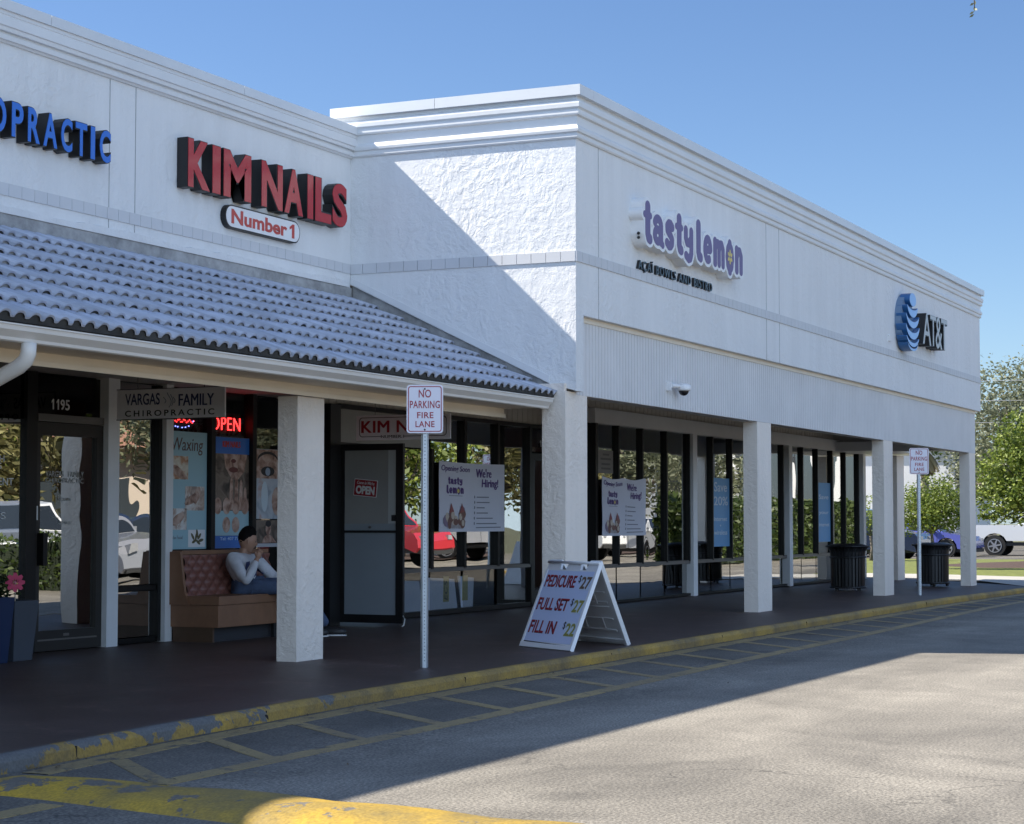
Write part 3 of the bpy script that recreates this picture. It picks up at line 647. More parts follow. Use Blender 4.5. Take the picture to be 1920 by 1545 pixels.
for a, b in ((16.78, 17.48), (17.56, 18.28), (18.38, 19.1)): win(a, b, ZB + .06, 2.70, YS, LB, GLASSC, w=.075)
rails(16.76, 19.2, YS, [ZB], LB, h=.07)
# nail salon doorway with its door standing open at right angles
MB().box(19.93, 20.17, YS - .07, YS + .06, ZB - .01, 2.70).build('door_frame', BLACK, LB)
MB().box(20.17, 22.55, YS + .001, YS + .009, 2.26, 2.70).build('window', pm('grey_transom_panel', (.36, .345, .32), .5), LB)
MB().box(20.17, 21.25, YS - .05, YS + .05, 2.20, 2.26).build('window_rail', BLACK, LB)
kd = MB(); X0 = 20.17
kd.box(X0, X0 + .045, 11.58, 11.70, .15, 2.23); kd.box(X0, X0 + .045, 10.80, 10.895, .15, 2.23); kd.box(X0, X0 + .045, 10.895, 11.58, 2.155, 2.23); kd.box(X0, X0 + .045, 10.895, 11.58, .15, .245); kd.box(X0 - .004, X0 + .049, 10.85, 11.62, 1.195, 1.222)
kd = kd.build('door', BLACK, LB)
FDOOR = pm('film_glass', (.36, .36, .35), .22, var=.06, vscale=1.5); FBLUE = pm('grey_blue_door_panel', (.30, .345, .39), .35, var=.05, vscale=1.2)  # sky reflection on the lower film is put into its grey-blue colour
MB().box(X0 + .015, X0 + .025, 10.895, 11.58, 1.30, 2.155).build('glass', FDOOR, kd)
MB().box(X0 + .010, X0 + .028, 10.895, 11.58, 1.222, 1.30).build('glass_film', FBLUE, kd)
MB().box(X0 + .013, X0 + .027, 10.895, 11.58, .245, 1.195).build('glass_film', FBLUE, kd)
MB().box(X0 + .010, X0 + .0145, 10.897, 11.0, 1.302, 2.153).build('white_strip', pm('pale_strip', (.50, .53, .53), .5), kd)
MB().ball((X0 - .01, 11.23, 1.26), .018).build('lock', ALU, kd); MB().box(X0 - .004, X0 + .01, 10.90, 10.95, 1.33, 1.40).build('lock_plate', INK, kd)
mb = MB(); mb.tube([(X0 + .01, 10.80, .24), (X0 + .0, 10.77, .20), (X0 + .01, 10.79, .13), (X0 - .02, 10.80, .118)], .008, 6); mb.build('doorstop', VINYL, kd)
# panes between salon door and juice bar door
for a, b in ((20.24, 21.20), (21.26, 22.52), (22.60, 23.47), (23.55, 24.50), (24.59, 25.56)):
    if a > 21.2: win(a, b, .735, 2.24 if b < 22.56 else 2.66, YS, LB, w=.065)
    if a > 21.2: win(a, b, ZB + .06, .675, YS, LB, GLASSC if a < 23.6 else GLASS, mull=False)
rails(21.26, 25.6, YS, [ZB], LB, h=.06); rails(21.26, 25.6, YS, [.677], LB, ALU, h=.05); rails(20.2, 27.0, YS, [2.66], LB, h=.055)
dr = MB(); dr.box(25.63, 25.75, YS - .05, YS + .03, ZB, 2.30); dr.box(26.55, 26.66, YS - .05, YS + .03, ZB, 2.30); dr.box(25.75, 26.55, YS - .05, YS + .03, 2.2, 2.30); dr.box(25.75, 26.55, YS - .05, YS + .03, ZB, ZB + .2)
dr = dr.build('door', BRONZE, RB); MB().box(25.75, 26.55, YS, YS + .008, ZB + .2, 2.2).build('glass', GLASS, dr)
MB().box(25.66, 26.6, YS, YS + .008, 2.33, 2.65).build('window', GLASS, RB)
# ------------------------------------------------------------------ taller part
mb = MB()
mb.prism([(-YU, 2.69), (-8.40, 2.775), (-10.83, 3.95), (-11.03, 3.95), (-11.03, 5.7), (-YU, 5.7)], FS(XS), -.20, 0)
mb.build('side_wall', WALL, RB)
mb = MB(); mb.prism([(-8.36, 2.52), (-8.36, 2.76), (-10.80, 3.96), (-10.80, 3.62)], FS(XS + .03), -.10, 0); mb.build('roof_edge_board', FLASH, RB)
mb = MB(); mb.box(XS + .20, XE, YU, YU + .2, 3.50, 5.7); mb.box(XS + .198, 19.15, YU, YU + .085, 2.69, 3.505); mb.build('wall', WALL, RB)
MB().box(XS + .005, XE - .005, YF + .02, YU + .199, 3.47, 3.499).build('panel_head', BEIGE, RB)
rp = lambda o: [(XS - o, 11.03), (XS - o, YU - o), (XE + o, YU - o), (XE + o, 12)]
sweep(rp, [(-.02, 5.35), (.02, 5.355), (.03, 5.37), (.03, 5.40), (.022, 5.408), (.026, 5.415), (.044, 5.425), (.048, 5.45), (.044, 5.475), (.02, 5.50), (.02, 5.59), (.05, 5.60), (.054, 5.615), (.054, 5.645), (.046, 5.652), (.05, 5.662), (.068, 5.68), (.07, 5.72), (.066, 5.745), (.03, 5.765), (.03, 5.82), (-.02, 5.82)], 'cornice', TRIM, RB)
mb = MB()
mb.box(XS - .088, XS + .28, YU - .088, 9.72, 5.80, 5.91); mb.box(XS - .088, XS + .28, 9.726, 11.03, 5.80, 5.91)
xk = [XS + .28, 22.1, 25.4, 28.8, 32.3, 35.8, XE + .088]
for a, b in zip(xk[:-1], xk[1:]): mb.box(a + .003, b - .003, YU - .088, YU + .28, 5.80, 5.91)
mb.build('coping', COPE, RB)
mb = MB(); y = YU
while y < 10.78: mb.box(XS - .014, XS + .01, y + .003, min(y + .167, 10.795), 4.055, 4.165); y += .17
x = XS - .014
while x < XE: mb.box(x + .003, min(x + .167, XE), YU - .014, YU + .01, 4.055, 4.165); x += .17
mb.build('band', BAND, RB)
mb = MB()
for x in (19.555, 25.47, 26.05): mb.box(x, x + .008, YU - .0025, YU + .01, 3.5, 5.35)
mb.build('control_joint', JOINT, RB)
mb = MB(); mb.prism([(-8.40, 2.782), (-10.80, 3.945), (-10.80, 4.02), (-8.40, 2.86)], FS(XS), -.01, .012); mb.build('roof_flashing', TRIM, RB)
# grooved siding hung under the wall
mb = MB(); x = 19.152
mb.box(19.152, XE - .13, YF + .012, YF + .19, 2.662, 3.47)
while x < XE - .14: mb.box(x + .0045, min(x + .084, XE - .13), YF, YF + .013, 2.664, 3.46); x += .0885
mb.build('siding', PANEL, RB); MB().box(19.152, XE - .13, YF - .014, YF + .02, 3.445, 3.499).build('siding_trim', BEIGE, RB)
for a, b in ((18.87, 19.455), (25.32, 25.93), (32.03, 32.63), (38.66, XE - .14)): column(a, b, YF + .004, YF + .20 if a > 19 else YF + .27, 2.663 if a > 19 else 2.688, RB)
mb = MB(); mb.box(18.872, 18.938, YF + .02, YF + .33, 2.56, 2.77); mb.build('stucco_cap', COLM, RB, bevel=.02)
mb = MB(); mb.box(XS + .05, XE - .15, YF + .20, YS + .2, 3.40, 3.46); mb.build('ceiling', SOFF, RB)
mb = MB(); mb.box(XE - .5, XE - .14, YF + .21, 9.8, 2.72, 2.95); mb.box(XE - .5, 42.2, 9.8, 11.6, 2.74, 2.92); mb.build('end_canopy', TRIM, RB)
column(40.75, 41.35, 10.14, 10.34, 2.70, RB)
# right storefront
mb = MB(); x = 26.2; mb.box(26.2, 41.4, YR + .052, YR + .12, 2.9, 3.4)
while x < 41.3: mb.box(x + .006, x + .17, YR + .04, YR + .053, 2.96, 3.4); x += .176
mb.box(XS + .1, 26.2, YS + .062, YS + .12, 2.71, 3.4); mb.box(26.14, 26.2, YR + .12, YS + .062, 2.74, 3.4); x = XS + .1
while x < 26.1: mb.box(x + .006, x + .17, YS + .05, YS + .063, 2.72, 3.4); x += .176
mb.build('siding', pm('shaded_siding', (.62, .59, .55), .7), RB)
mb = MB(); mb.box(26.2, 41.75, YR - .10, YR + .05, 2.745, 2.96); mb.build('header_beam', TRIM, RB, bevel=.05)
MB().box(26.215, 26.223, YR + .05, YS, ZB + .06, 2.70).build('window', GLASS, RB); mb = MB(); mb.box(26.2, 26.24, YR, YS + .05, ZB, ZB + .06); mb.box(26.2, 26.24, YR, YS + .05, 2.70, 2.75); mb.build('window_rail', BRONZE, RB)
MB().box(26.24, 26.33, YR - .09, YR + .05, ZB, 2.745).build('mullion', BRONZE, RB)
muls = [27.21, 28.19, 29.24, 30.28, 31.43, 32.43, 33.42, 34.41, 35.40, 36.66, 37.66, 38.71, 39.68, 40.72]; prev = 26.33
for i, x in enumerate(muls):
    gl = GLASSD if 28.2 < x < 30.4 else GLASS
    win(prev, x, .70, 2.745, YR, RB, gl, True, .045, .055); win(prev, x, ZB + .04, .64, YR, RB, gl, False); prev = x + .05
    if i in (3, 8, 13): post_x = {3: 30.45, 8: 35.74, 13: 41.03}[i]; MB().box(post_x - .11, post_x + .09, YR - .10, YR + .05, .118, 2.745).build('post', WPOST, RB); prev = post_x + .09
rails(26.33, 41.0, YR, [.642], RB, ALU, d=.045, h=.055); rails(26.33, 41.0, YR, [ZB], RB, h=.04)
# rooms behind the glass, roof
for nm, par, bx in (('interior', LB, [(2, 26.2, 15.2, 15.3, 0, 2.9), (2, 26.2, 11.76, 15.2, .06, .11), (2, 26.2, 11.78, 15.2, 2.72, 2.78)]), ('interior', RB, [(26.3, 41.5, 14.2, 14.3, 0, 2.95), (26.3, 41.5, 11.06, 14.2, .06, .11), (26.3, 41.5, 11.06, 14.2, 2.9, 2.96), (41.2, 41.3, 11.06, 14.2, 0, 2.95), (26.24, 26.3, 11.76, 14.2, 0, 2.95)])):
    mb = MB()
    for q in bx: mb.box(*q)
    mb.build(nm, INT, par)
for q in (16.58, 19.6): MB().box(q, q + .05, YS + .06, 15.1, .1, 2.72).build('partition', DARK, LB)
MB().box(2, 19, YL + .25, 26, 5.15, 5.25).build('roof', pm('flat_roof', (.5, .5, .5), .9), LB)
mb = MB(); mb.box(19.14, XE, YU + .2, 26, 5.15, 5.25); mb.box(XE - .2, XE, YU + .2, 11.6, 2.93, 5.5); mb.build('roof', MATS['flat_roof'], RB)
mb = MB(); mb.box(2, 41.5, 25.9, 26, 0, 5.25); mb.box(2, 2.1, 11, 25.9, 0, 5.2); mb.build('back_wall', WALL, LB)

# ------------------------------------------------------------------ channel letter signs
def channel(root, txt, boxes, yface, depth, face, side, name='letter', rim=.012, bold=.02, plates=False):
    for ch, bx in zip(txt, boxes):
        l = MB(); add_text(l, ch, FX(yface), bx, 0, .004, bold - .012); l = l.build(name, face, root)
        s = MB(); e = rim; add_text(s, ch, FX(yface), (bx[0] - e * .6, bx[1] + e * .6, bx[2] - e * .6, bx[3] + e * .6), -depth, depth - .001, bold + .012); s.build('letter_return', side, l)
        if plates:
            p = MB(); xm = bx[0] + .03; p.box(xm - .02, xm + .045, yface + .03, yface + .032, bx[2] - .0075 + .012, bx[2] + .032); p.build('sticker', VINYL, l)
ch = thing('channel_letter_sign', 'blue CHIROPRACTIC channel letters on the low wall at the upper left', 'sign', (13.5, YL, 4.68))
cb = [(12.10, 12.24), (12.30, 12.45), (12.50, 12.56), (12.62, 12.79)]
cb = [(12.74, 12.957), (13.03, 13.177), (13.24, 13.395), (13.445, 13.63), (13.685, 13.838), (13.885, 14.045), (14.100, 14.160), (14.232, 14.390)]
zt = [(4.545, 4.84), (4.54, 4.832), (4.535, 4.828), (4.535, 4.825), (4.533, 4.823), (4.53, 4.822), (4.53, 4.820), (4.53, 4.82)]
channel(ch, 'OPRACTIC', [(a, b, c, d) for (a, b), (c, d) in zip(cb, zt)], YL - .12, .115, BLUE, BLACK, bold=.036)
kn = thing('channel_letter_sign', 'large red KIM NAILS channel letters with deep black sides', 'sign', (17.1, YL, 4.75))
kb = [(15.60, 15.967), (16.015, 16.153), (16.211, 16.706), (16.903, 17.304), (17.344, 17.711), (17.803, 17.918), (17.963, 18.297), (18.324, 18.643)]
channel(kn, 'KIMNAILS', [(a, b, 4.518, 4.985) for a, b in kb], YL - .125, .12, RED, BLACK, bold=.05)
nb = thing('cabinet_sign', 'white rounded Number1 sign below the red KIM NAILS letters', 'sign', (17.05, YL, 4.35))
f = FX(YL - .06); o = MB(); o.prism(rrect(16.345, 17.765, 4.235, 4.470, .116), f, -.06, 0); o = o.build('cabinet', BLACK, nb)
MB().prism(rrect(16.360, 17.750, 4.249, 4.456, .102), f, .0005, .003).build('sign_face', WHITE, nb)
BRP = pm('bright_red_print', (.50, .05, .04), .4); mb = MB(); add_text(mb, 'Number', f, (16.45, 17.50, 4.282, 4.428), .004, .002, .03)
add_one(mb, f, 17.545, 17.65, 4.282, 4.428, .004, .006); mb.build('lettering', BRP, nb)

# bubble lettering
def P3(pts, r): return [(x, y, r) for x, y in pts]
def glyphs():
    r = .155; G = {}
    G['t'] = ([P3([(.32, 1.14), (.32, .28), (.38, .15), (.46, .13)], r * 1.1), P3([(.12, .86), (.50, .86)], .11)], .64)
    G['a'] = ([P3(ell(.37, .33, .20, .19, 16) + [(.57, .33)], .135), P3(ell(.39, .66, .22, .20, 8, 160, 0) + [(.61, .14)], .14), P3([(.61, .16), (.72, .08)], .12)], .86)
    G['s'] = ([P3([(.56, .76), (.46, .84), (.32, .84), (.21, .75), (.22, .62), (.32, .54), (.44, .47), (.54, .37), (.53, .24), (.44, .15), (.32, .13), (.18, .21)], .15)], .76)
    G['y'] = ([P3([(.18, .86), (.18, .60), (.27, .45), (.42, .45), (.56, .58)], .145), P3([(.60, .86), (.60, .16), (.52, -.02), (.38, -.07), (.20, .02)], .145)], .82)
    G['l'] = ([P3([(.2, 1.20), (.2, .28), (.26, .15), (.36, .12)], r * 1.1)], .54)
    G['e'] = ([P3([(.22, .46), (.58, .48)] + ell(.40, .48, .22, .36, 14, 5, 300), .14)], .82)
    G['m'] = ([P3([(.18, .86), (.18, .12)], .15), P3([(.18, .58), (.28, .82), (.42, .83), (.51, .66), (.51, .12)], .135), P3([(.51, .58), (.60, .82), (.74, .83), (.84, .66), (.84, .12)], .135)], 1.04)
    G['o'] = ([[(.38, 1.10, .03), (.38, .96, .16), (.38, .70, .31), (.38, .48, .36), (.38, .26, .31), (.38, .0, .15), (.38, -.12, .03)]], .80)
    G['n'] = ([P3([(.18, .86), (.18, .12)], .15), P3([(.18, .58), (.29, .82), (.45, .83), (.56, .66), (.56, .12)], .145)], .76)
    return G
GL = glyphs()
def bubble(word, x=0.):
    out = []; marks = []
    for c in word:
        if c == ' ': x += .14; continue
        st, w = GL[c]; marks.append((c, x)); out += [[(px + x, py, pr) for px, py, pr in s] for s in st]; x += w
    return out, x, marks
class Scaled:
    def __init__(s, fr, sx, sy, ox, oy): s.f, s.sx, s.sy, s.ox, s.oy = fr, sx, sy, ox, oy
    def __call__(s, a, b, c=0): return s.f(s.ox + a * s.sx, s.oy + b * s.sy, c)
def flower(fr, c):
    mb = MB()
    for k in range(6):
        t = R(60 * k + 30); mb.prism([(c[0] + q[0] * math.cos(t) - q[1] * math.sin(t), c[1] + (q[0] * math.sin(t) + q[1] * math.cos(t)) * 1.25) for q in ell(.125, 0, .085, .05, 10)], fr, .0045, .006)
    return mb
tl = thing('bubble_letter_sign', 'purple bubble letter tasty lemon sign with white outline on the tall wall', 'sign', (22.3, YU, 4.65))
st, wd, marks = bubble('tasty lemon'); F0 = strokes_field(st)
sx = 3.58 / (wd + .1); sy = .56 / 1.55
fr = Scaled(FX(YU - .16), sx, sy, 20.48, 4.43 + .08 * sy); 
o = MB(); sdf_mesh(o, lambda X, Y: F0(X, Y) - .10, -.3, wd + .3, -.5, 1.55, 300, 90, fr, -.16, 0); cab = o.build('cabinet', WHITE, tl)
o = MB(); sdf_mesh(o, F0, -.2, wd + .2, -.4, 1.45, 340, 90, fr, .0005, .003); o.build('lettering', PURP, tl)
ox = [x for c, x in marks if c == 'o'][0]; flower(fr, (ox + .38, .5)).build('flower', LEMON, tl)
MB().ball(fr(.02, .25, -.06), .018).build('bolt', INK, tl); MB().ball(fr(.03, .12, -.06), .018).build('bolt', INK, tl)
tg = thing('channel_letter_sign', 'small black letters spelling the bowls and bistro line below the purple sign', 'sign', (21.9, YU, 4.2))
text('lettering', 'A\u00c7A\u00cd BOWLS AND BISTRO', FX(YU - .035), (20.66, 23.17, 4.148, 4.305), pm('gloss_black', (.012, .012, .014), .12), tg, -.03, .03, .012, 1.28)
# globe and letters of the phone shop
gs = thing('globe_sign', 'light blue striped globe emblem near the far end of the tall wall', 'sign', (32.95, YU, 4.68))
GB = pm('globe_face_blue', (.22, .43, .80), .3); GD = pm('globe_side_blue', (.03, .13, .33), .35)
A_, B_ = .49, .49; fr = Scaled(FX(YU - .20), A_, B_, 32.93, 4.68)
def cres(yt, a, b, bi): return lambda X, Y: np.maximum(np.maximum((X / a) ** 2 + ((Y - yt) / b) ** 2 - 1, 1 - (X / a) ** 2 - ((Y - yt) / bi) ** 2), Y - yt)
shapes = [lambda X, Y: ((X - .05) / .46) ** 2 + ((Y - .78) / .23) ** 2 - 1, cres(.62, .76, .45, .20), cres(.32, .93, .52, .30), cres(-.02, .99, .57, .34), cres(-.38, .92, .47, .33), cres(-.66, .74, .33, .25)]
MB().prism(ell(32.93, 4.68, .44, .46, 28), FX(YU), .0, .11).build('backing_disc', pm('globe_back', (.16, .24, .36), .5), gs)
for S_ in shapes:
    o = MB(); sdf_mesh(o, S_, -1.05, 1.05, -1.05, 1.05, 44, 60, fr, 0, .003); o = o.build('stripe', GB, gs)
    o2 = MB(); sdf_mesh(o2, S_, -1.05, 1.05, -1.05, 1.05, 44, 60, Scaled(FX(YU - .20), A_, B_, 32.93, 4.68), -.17, -.002); o2.build('stripe_return', GD, o)
at = thing('channel_letter_sign', 'pale AT&T channel letters with black sides beside the blue globe', 'sign', (34.6, YU, 4.68))
channel(at, 'AT&T', [(33.66, 34.26, 4.385, 4.925), (34.22, 34.66, 4.40, 4.925), (34.62, 35.12, 4.38, 4.94), (35.06, 35.54, 4.40, 4.94)], YU - .20, .195, pm('pale_letter_face', (.46, .48, .49), .4), BLACK, bold=.012)
MB().box(32.02, 32.16, YU - .03, YU, 4.30, 4.40).build('junction_box', WALL, gs)
# dome camera
sc = thing('security_camera', 'white dome security camera mounted on the grooved siding', 'camera', (22.07, YF, 2.9))
o = MB(); o.box(21.84, 21.91, YF - .05, YF, 2.87, 2.97); o.tube([(21.9, YF - .05, 2.93), (22.1, YF - .10, 2.93)], .025, 10); o.build('bracket', WHITE, sc)
o = MB(); o.lathe((22.13, YF - .12, 2.88), [(.08, 0), (.085, .02), (.085, .06), (.05, .085), (.001, .088)], 20); o.build('housing', WHITE, sc)
MB().ball((22.13, YF - .12, 2.88), (.062, .062, .06)).build('dome', pm('dark_dome', (.015, .015, .018), .08), sc)

# ------------------------------------------------------------------ hanging signs
def board(root, x, y0, y1, z0, z1, m=WHITEP, th=.02, bdr=None):
    b = MB(); b.box(x, x + th, y1, y0, z0, z1); return b.build('sign_board', m, root)
vg = thing('hanging_sign', 'white Vargas Family Chiropractic board hanging under the awning', 'sign', (15.4, 10.72, 2.44))
VB = pm('board_white', (.84, .83, .86), .5)
board(vg, 15.4, 11.33, 10.117, 2.293, 2.573, VB); f = FS(15.4)
mb = MB(); mb.box(15.398, 15.422, 10.112, 11.335, 2.285, 2.293); mb.box(15.398, 15.422, 10.112, 11.335, 2.573, 2.58); mb.build('edge_trim', INK, vg)
text('lettering', 'VARGAS', f, (-11.235, -10.84, 2.425, 2.535), NAVY, vg, .002, .002, .012); text('lettering', 'FAMILY', f, (-10.625, -10.235, 2.408, 2.518), NAVY, vg, .002, .002, .010)
text('lettering', 'CHIROPRACTIC', f, (-11.235, -10.23, 2.318, 2.375), INK, vg, .002, .002, .015, 1.45)
mb = MB()
for dx, hh, ww in ((0, .07, .05), (.03, .055, .03), (-.05, .03, .03), (.055, .03, .025)):
    pts = [( -10.735 + dx + ww * .5 * math.sin(t * 4.2), 2.465 + hh * (t - .5) * 2) for t in np.linspace(0, 1, 9)]
    mb.prism([(a - .004, b) for a, b in pts] + [(a + .004, b) for a, b in pts[::-1]], f, .002, .004)
mb.build('emblem', pm('grey_blue_print', (.22, .25, .33), .6), vg)
mb = MB(); mb.tube([(15.41, 11.1, 2.58), (15.41, 11.1, 2.72)], .004, 6); mb.tube([(15.41, 10.35, 2.58), (15.41, 10.35, 2.72)], .004, 6); mb.build('hanger', ALU, vg)
kh = thing('hanging_sign', 'white board reading KIM NAILS NUMBER 1 hanging before the salon door', 'sign', (19.4, 10.4, 2.4))
board(kh, 19.4, 10.985, 9.80, 2.235, 2.515, VB); f = FS(19.4)
mb = MB(); q = rrect(-10.945, -9.845, 2.272, 2.492, .035); q2 = rrect(-10.938, -9.852, 2.279, 2.485, .03)
for k in range(len(q)): mb.prism([q[k], q[(k + 1) % len(q)], q2[(k + 1) % len(q)], q2[k]], f, .002, .0035)
mb.build('border', INK, kh); MB().prism([(-10.66, 2.262), (-10.38, 2.262), (-10.38, 2.29), (-10.66, 2.29)], f, .0035, .004).build('patch', VB, kh)
text('lettering', 'KIM NAILS', f, (-10.915, -9.885, 2.318, 2.455), REDP, kh, .002, .002, .018, 1.04); text('lettering', 'NUMBER.1', f, (-10.665, -10.375, 2.258, 2.29), INK, kh, .0045, .002, .012)
mb = MB(); mb.tube([(19.41, 10.75, 2.515), (19.41, 10.75, 2.72)], .003, 6); mb.tube([(19.41, 10.0, 2.515), (19.41, 10.0, 2.72)], .003, 6); mb.build('hanger', ALU, kh)
# open card on the salon door
oc = thing('open_card', 'tilted red OPEN card hanging on the salon door', 'sign', (X0 - .01, 11.29, 1.7))
t = R(-5.5); f = Fr((X0 - .006, 11.29, 1.715), (0, -math.cos(t), math.sin(t)), (0, math.sin(t) , math.cos(t)))
MB().prism(rrect(-.155, .155, -.10, .10, .008), f, 0, .005).build('card', WHITE, oc); MB().prism(rrect(-.147, .147, -.092, .092, .006), f, .0055, .0065).build('card_face', REDP, oc)
text('lettering', 'OPEN', f, (-.125, .125, -.075, .025), WHITE, oc, .007, .002, .05); text('lettering', "Come in We're", f, (-.115, .115, .04, .078), WHITE, oc, .007, .001, .01, 1, .25)

# ------------------------------------------------------------------ window lettering, posters and banners
f = FX(YS - .002)
def vinyl(label, txt, box, fr=f, cat='lettering', name='window_lettering', m=VINYL, bold=.0):
    mb = MB(); 
    for t_, b_ in zip(txt if isinstance(txt, list) else [txt], box if isinstance(box, list) else [box]):
        if t_.isdigit():
            n_ = len(t_); w_ = (b_[1] - b_[0]) / n_
            for i, c_ in enumerate(t_):
                q = (b_[0] + w_ * i, b_[0] + w_ * (i + .86), b_[2], b_[3])
                if c_ == '1': add_one(mb, fr, q[0] + w_ * .15, q[0] + w_ * .7, q[2], q[3], .001, .0025)
                else: add_text(mb, c_, fr, q, .001, .0015, bold)
        else: add_text(mb, t_, fr, b_, .001, .0015, bold)
    tag(mb.build(name, m), label, cat)
vinyl('white street number 1195 on the glass above the left door', '1195', (14.87, 15.165, 2.375, 2.475), bold=.02, name='street_number', cat='number')
vinyl('white street number 1165 above the door behind the second big column', '1165', (26.02, 26.34, 2.40, 2.50), bold=.01, name='street_number', cat='number')
_R3 = DRT.to_3x3(); fd = Fr(DPV + _R3 @ (Vector((0, YS - .0135, 0)) - DPV), _R3 @ Vector((1, 0, 0)), (0, 0, 1))
vinyl('pale clinic name lettering on the glass of the left door', ['VARGAS   FAMILY', 'CHIROPRACTIC'], [(14.84, 15.38, 1.745, 1.80), (14.84, 15.38, 1.69, 1.735)], fd, m=pm('faded_vinyl', (.42, .42, .40), .6))
vinyl('small HOURS lettering on the glass of the left door', ['HOURS', 'Sunday', 'CLOSED'], [(15.02, 15.20, 1.52, 1.55), (14.93, 15.03, 1.35, 1.37), (15.03, 15.2, 1.30, 1.33)], fd, m=MATS['faded_vinyl'])
vinyl('cut off white word endings on the leftmost window', ['SH', 'S', 'DENT', 'ES'], [(14.10, 14.22, 1.865, 1.925), (14.12, 14.185, 1.80, 1.855), (14.06, 14.35, 1.655, 1.72), (14.09, 14.25, 1.35, 1.41)])
fp = FX(YS - .006)
def poster(name, label, x0, x1, z0, z1, m, cat='poster', group=None, fr=fp):
    t = thing(name, label, cat, ((x0 + x1) / 2, YS, z0), group); MB().prism([(x0, z0), (x1, z0), (x1, z1), (x0, z1)], fr, 0, .003).build('sheet', m, t); return t
PB = pm('poster_pale_blue', (.32, .52, .60), .4); PBL = pm('poster_blue', (.03, .16, .55), .4); PBR = pm('poster_brown', (.12, .09, .075), .4); PGR = pm('poster_grey', (.42, .45, .50), .4)
FLESH = pm('print_flesh', (.40, .25, .20), .5, var=.25, vscale=16); FLESH2 = pm('print_tan', (.40, .23, .15), .5, var=.3, vscale=12)
def photo(name, cols, scale, dist=.8):
    m, N, L, p = newmat(name); p.inputs['Roughness'].default_value = .45; tc = N.new('ShaderNodeTexCoord'); n = N.new('ShaderNodeTexNoise'); n.inputs['Scale'].default_value = scale; n.inputs['Detail'].default_value = 4; n.inputs['Distortion'].default_value = dist; L.new(tc.outputs['Object'], n.inputs['Vector'])
    cr = N.new('ShaderNodeValToRGB'); e = cr.color_ramp.elements; pos = np.linspace(.36, .64, len(cols)); e[0].position = pos[0]; e[0].color = (*cols[0], 1); e[1].position = pos[-1]; e[1].color = (*cols[-1], 1)
    for q, c in zip(pos[1:-1], cols[1:-1]): k = e.new(float(q)); k.color = (*c, 1)
    L.new(n.outputs[0], cr.inputs[0]); L.new(cr.outputs[0], p.inputs['Base Color']); MATS[name] = m; return m
PH1 = photo('print_photo_warm', [(.25, .10, .05), (.50, .27, .16), (.62, .55, .45), (.70, .66, .58)], 7)
PH2 = photo('print_photo_pale', [(.30, .24, .22), (.48, .36, .30), (.62, .58, .55), (.72, .72, .72)], 8)
PHS = photo('print_photo_skin', [(.20, .11, .08), (.36, .22, .17), (.48, .33, .27), (.55, .42, .36)], 9)
PHD = photo('print_photo_dark', [(.03, .025, .02), (.10, .075, .06), (.20, .16, .13), (.16, .12, .09)], 6)
PHB = photo('print_photo_blue', [(.28, .34, .42), (.40, .46, .52), (.50, .54, .60), (.46, .34, .32)], 5)
PALEP = pm('print_cream', (.62, .58, .52), .5, var=.15, vscale=18)
wx = poster('wall_poster', 'pale blue Waxing poster with four small pictures left of the couch', 16.80, 17.465, 1.04, 2.255, PB)
text('lettering', 'Waxing', fp, (16.825, 17.39, 2.015, 2.19), pm('print_brown', (.12, .06, .05), .6), wx, .004, .0015, 0, 1, .12)
for (a, b, c, d), mm in zip(((16.81, 17.12, 1.76, 2.0), (17.07, 17.42, 1.44, 1.69), (16.81, 17.10, 1.24, 1.46), (17.13, 17.44, 1.06, 1.24)), (PH1, PH2, PH2, WHITEP)):
    decal('picture', [(a, c), (b, c), (b, d), (a, d)], fp, mm, wx, .004, .001)
mb = MB()
for k_, (cx, cz, rx, rz, an) in enumerate(((16.93, 1.84, .12, .05, -25), (17.0, 1.80, .10, .035, -15), (17.2, 1.56, .15, .045, 20), (17.28, 1.60, .10, .05, 60), (16.94, 1.35, .12, .05, 25))):
    ca, sa = math.cos(R(an)), math.sin(R(an)); mb.prism([(cx + x * ca - y * sa, cz + x * sa + y * ca) for x, y in ell(0, 0, rx, rz, 14)], fp, .0055, .0065 + .0006 * k_)
mb.build('picture_hand', PHS, wx)
mb = MB()
for k_, (cx, cz, an) in enumerate(((17.24, 1.12, 20), (17.31, 1.11, -30), (17.27, 1.16, 80), (17.21, 1.17, 130), (17.33, 1.17, 45), (17.29, 1.20, 100), (17.36, 1.13, 10))):
    ca, sa = math.cos(R(an)), math.sin(R(an)); mb.prism([(cx + x * ca - y * sa, cz + x * sa + y * ca) for x, y in ell(0, 0, .045, .016, 10)], fp, .0055, .0065 + .0005 * k_)
mb.build('picture_olive', pm('print_olive', (.10, .09, .04), .5), wx)
text('lettering', 'Wax Facial', fp, (16.82, 17.03, 1.145, 1.18), GREYINK, wx, .004, .001)
nl = poster('wall_poster', 'tall nail care poster with blue header and long fingernails above the couch', 17.61, 18.285, 1.04, 2.23, PHD)
decal('header', [(17.595, 2.05), (18.29, 2.05), (18.29, 2.225), (17.595, 2.225)], fp, PBL, nl, .004, .0015); decal('lower_field', [(17.612, 1.175), (18.283, 1.175), (18.283, 1.44), (17.612, 1.44)], fp, PB, nl, .004, .001); decal('footer', [(17.612, 1.042), (18.283, 1.042), (18.283, 1.172), (17.612, 1.172)], fp, PBL, nl, .004, .001)
text('lettering', 'KIM NAILS', fp, (17.76, 18.10, 2.12, 2.185), pm('print_red', (.5, .06, .05), .5), nl, .0065, .001, .03); text('lettering', 'Tel: 407 772', fp, (17.72, 18.12, 1.125, 1.16), pm('print_sky', (.45, .62, .82), .5), nl, .006, .001, .02)
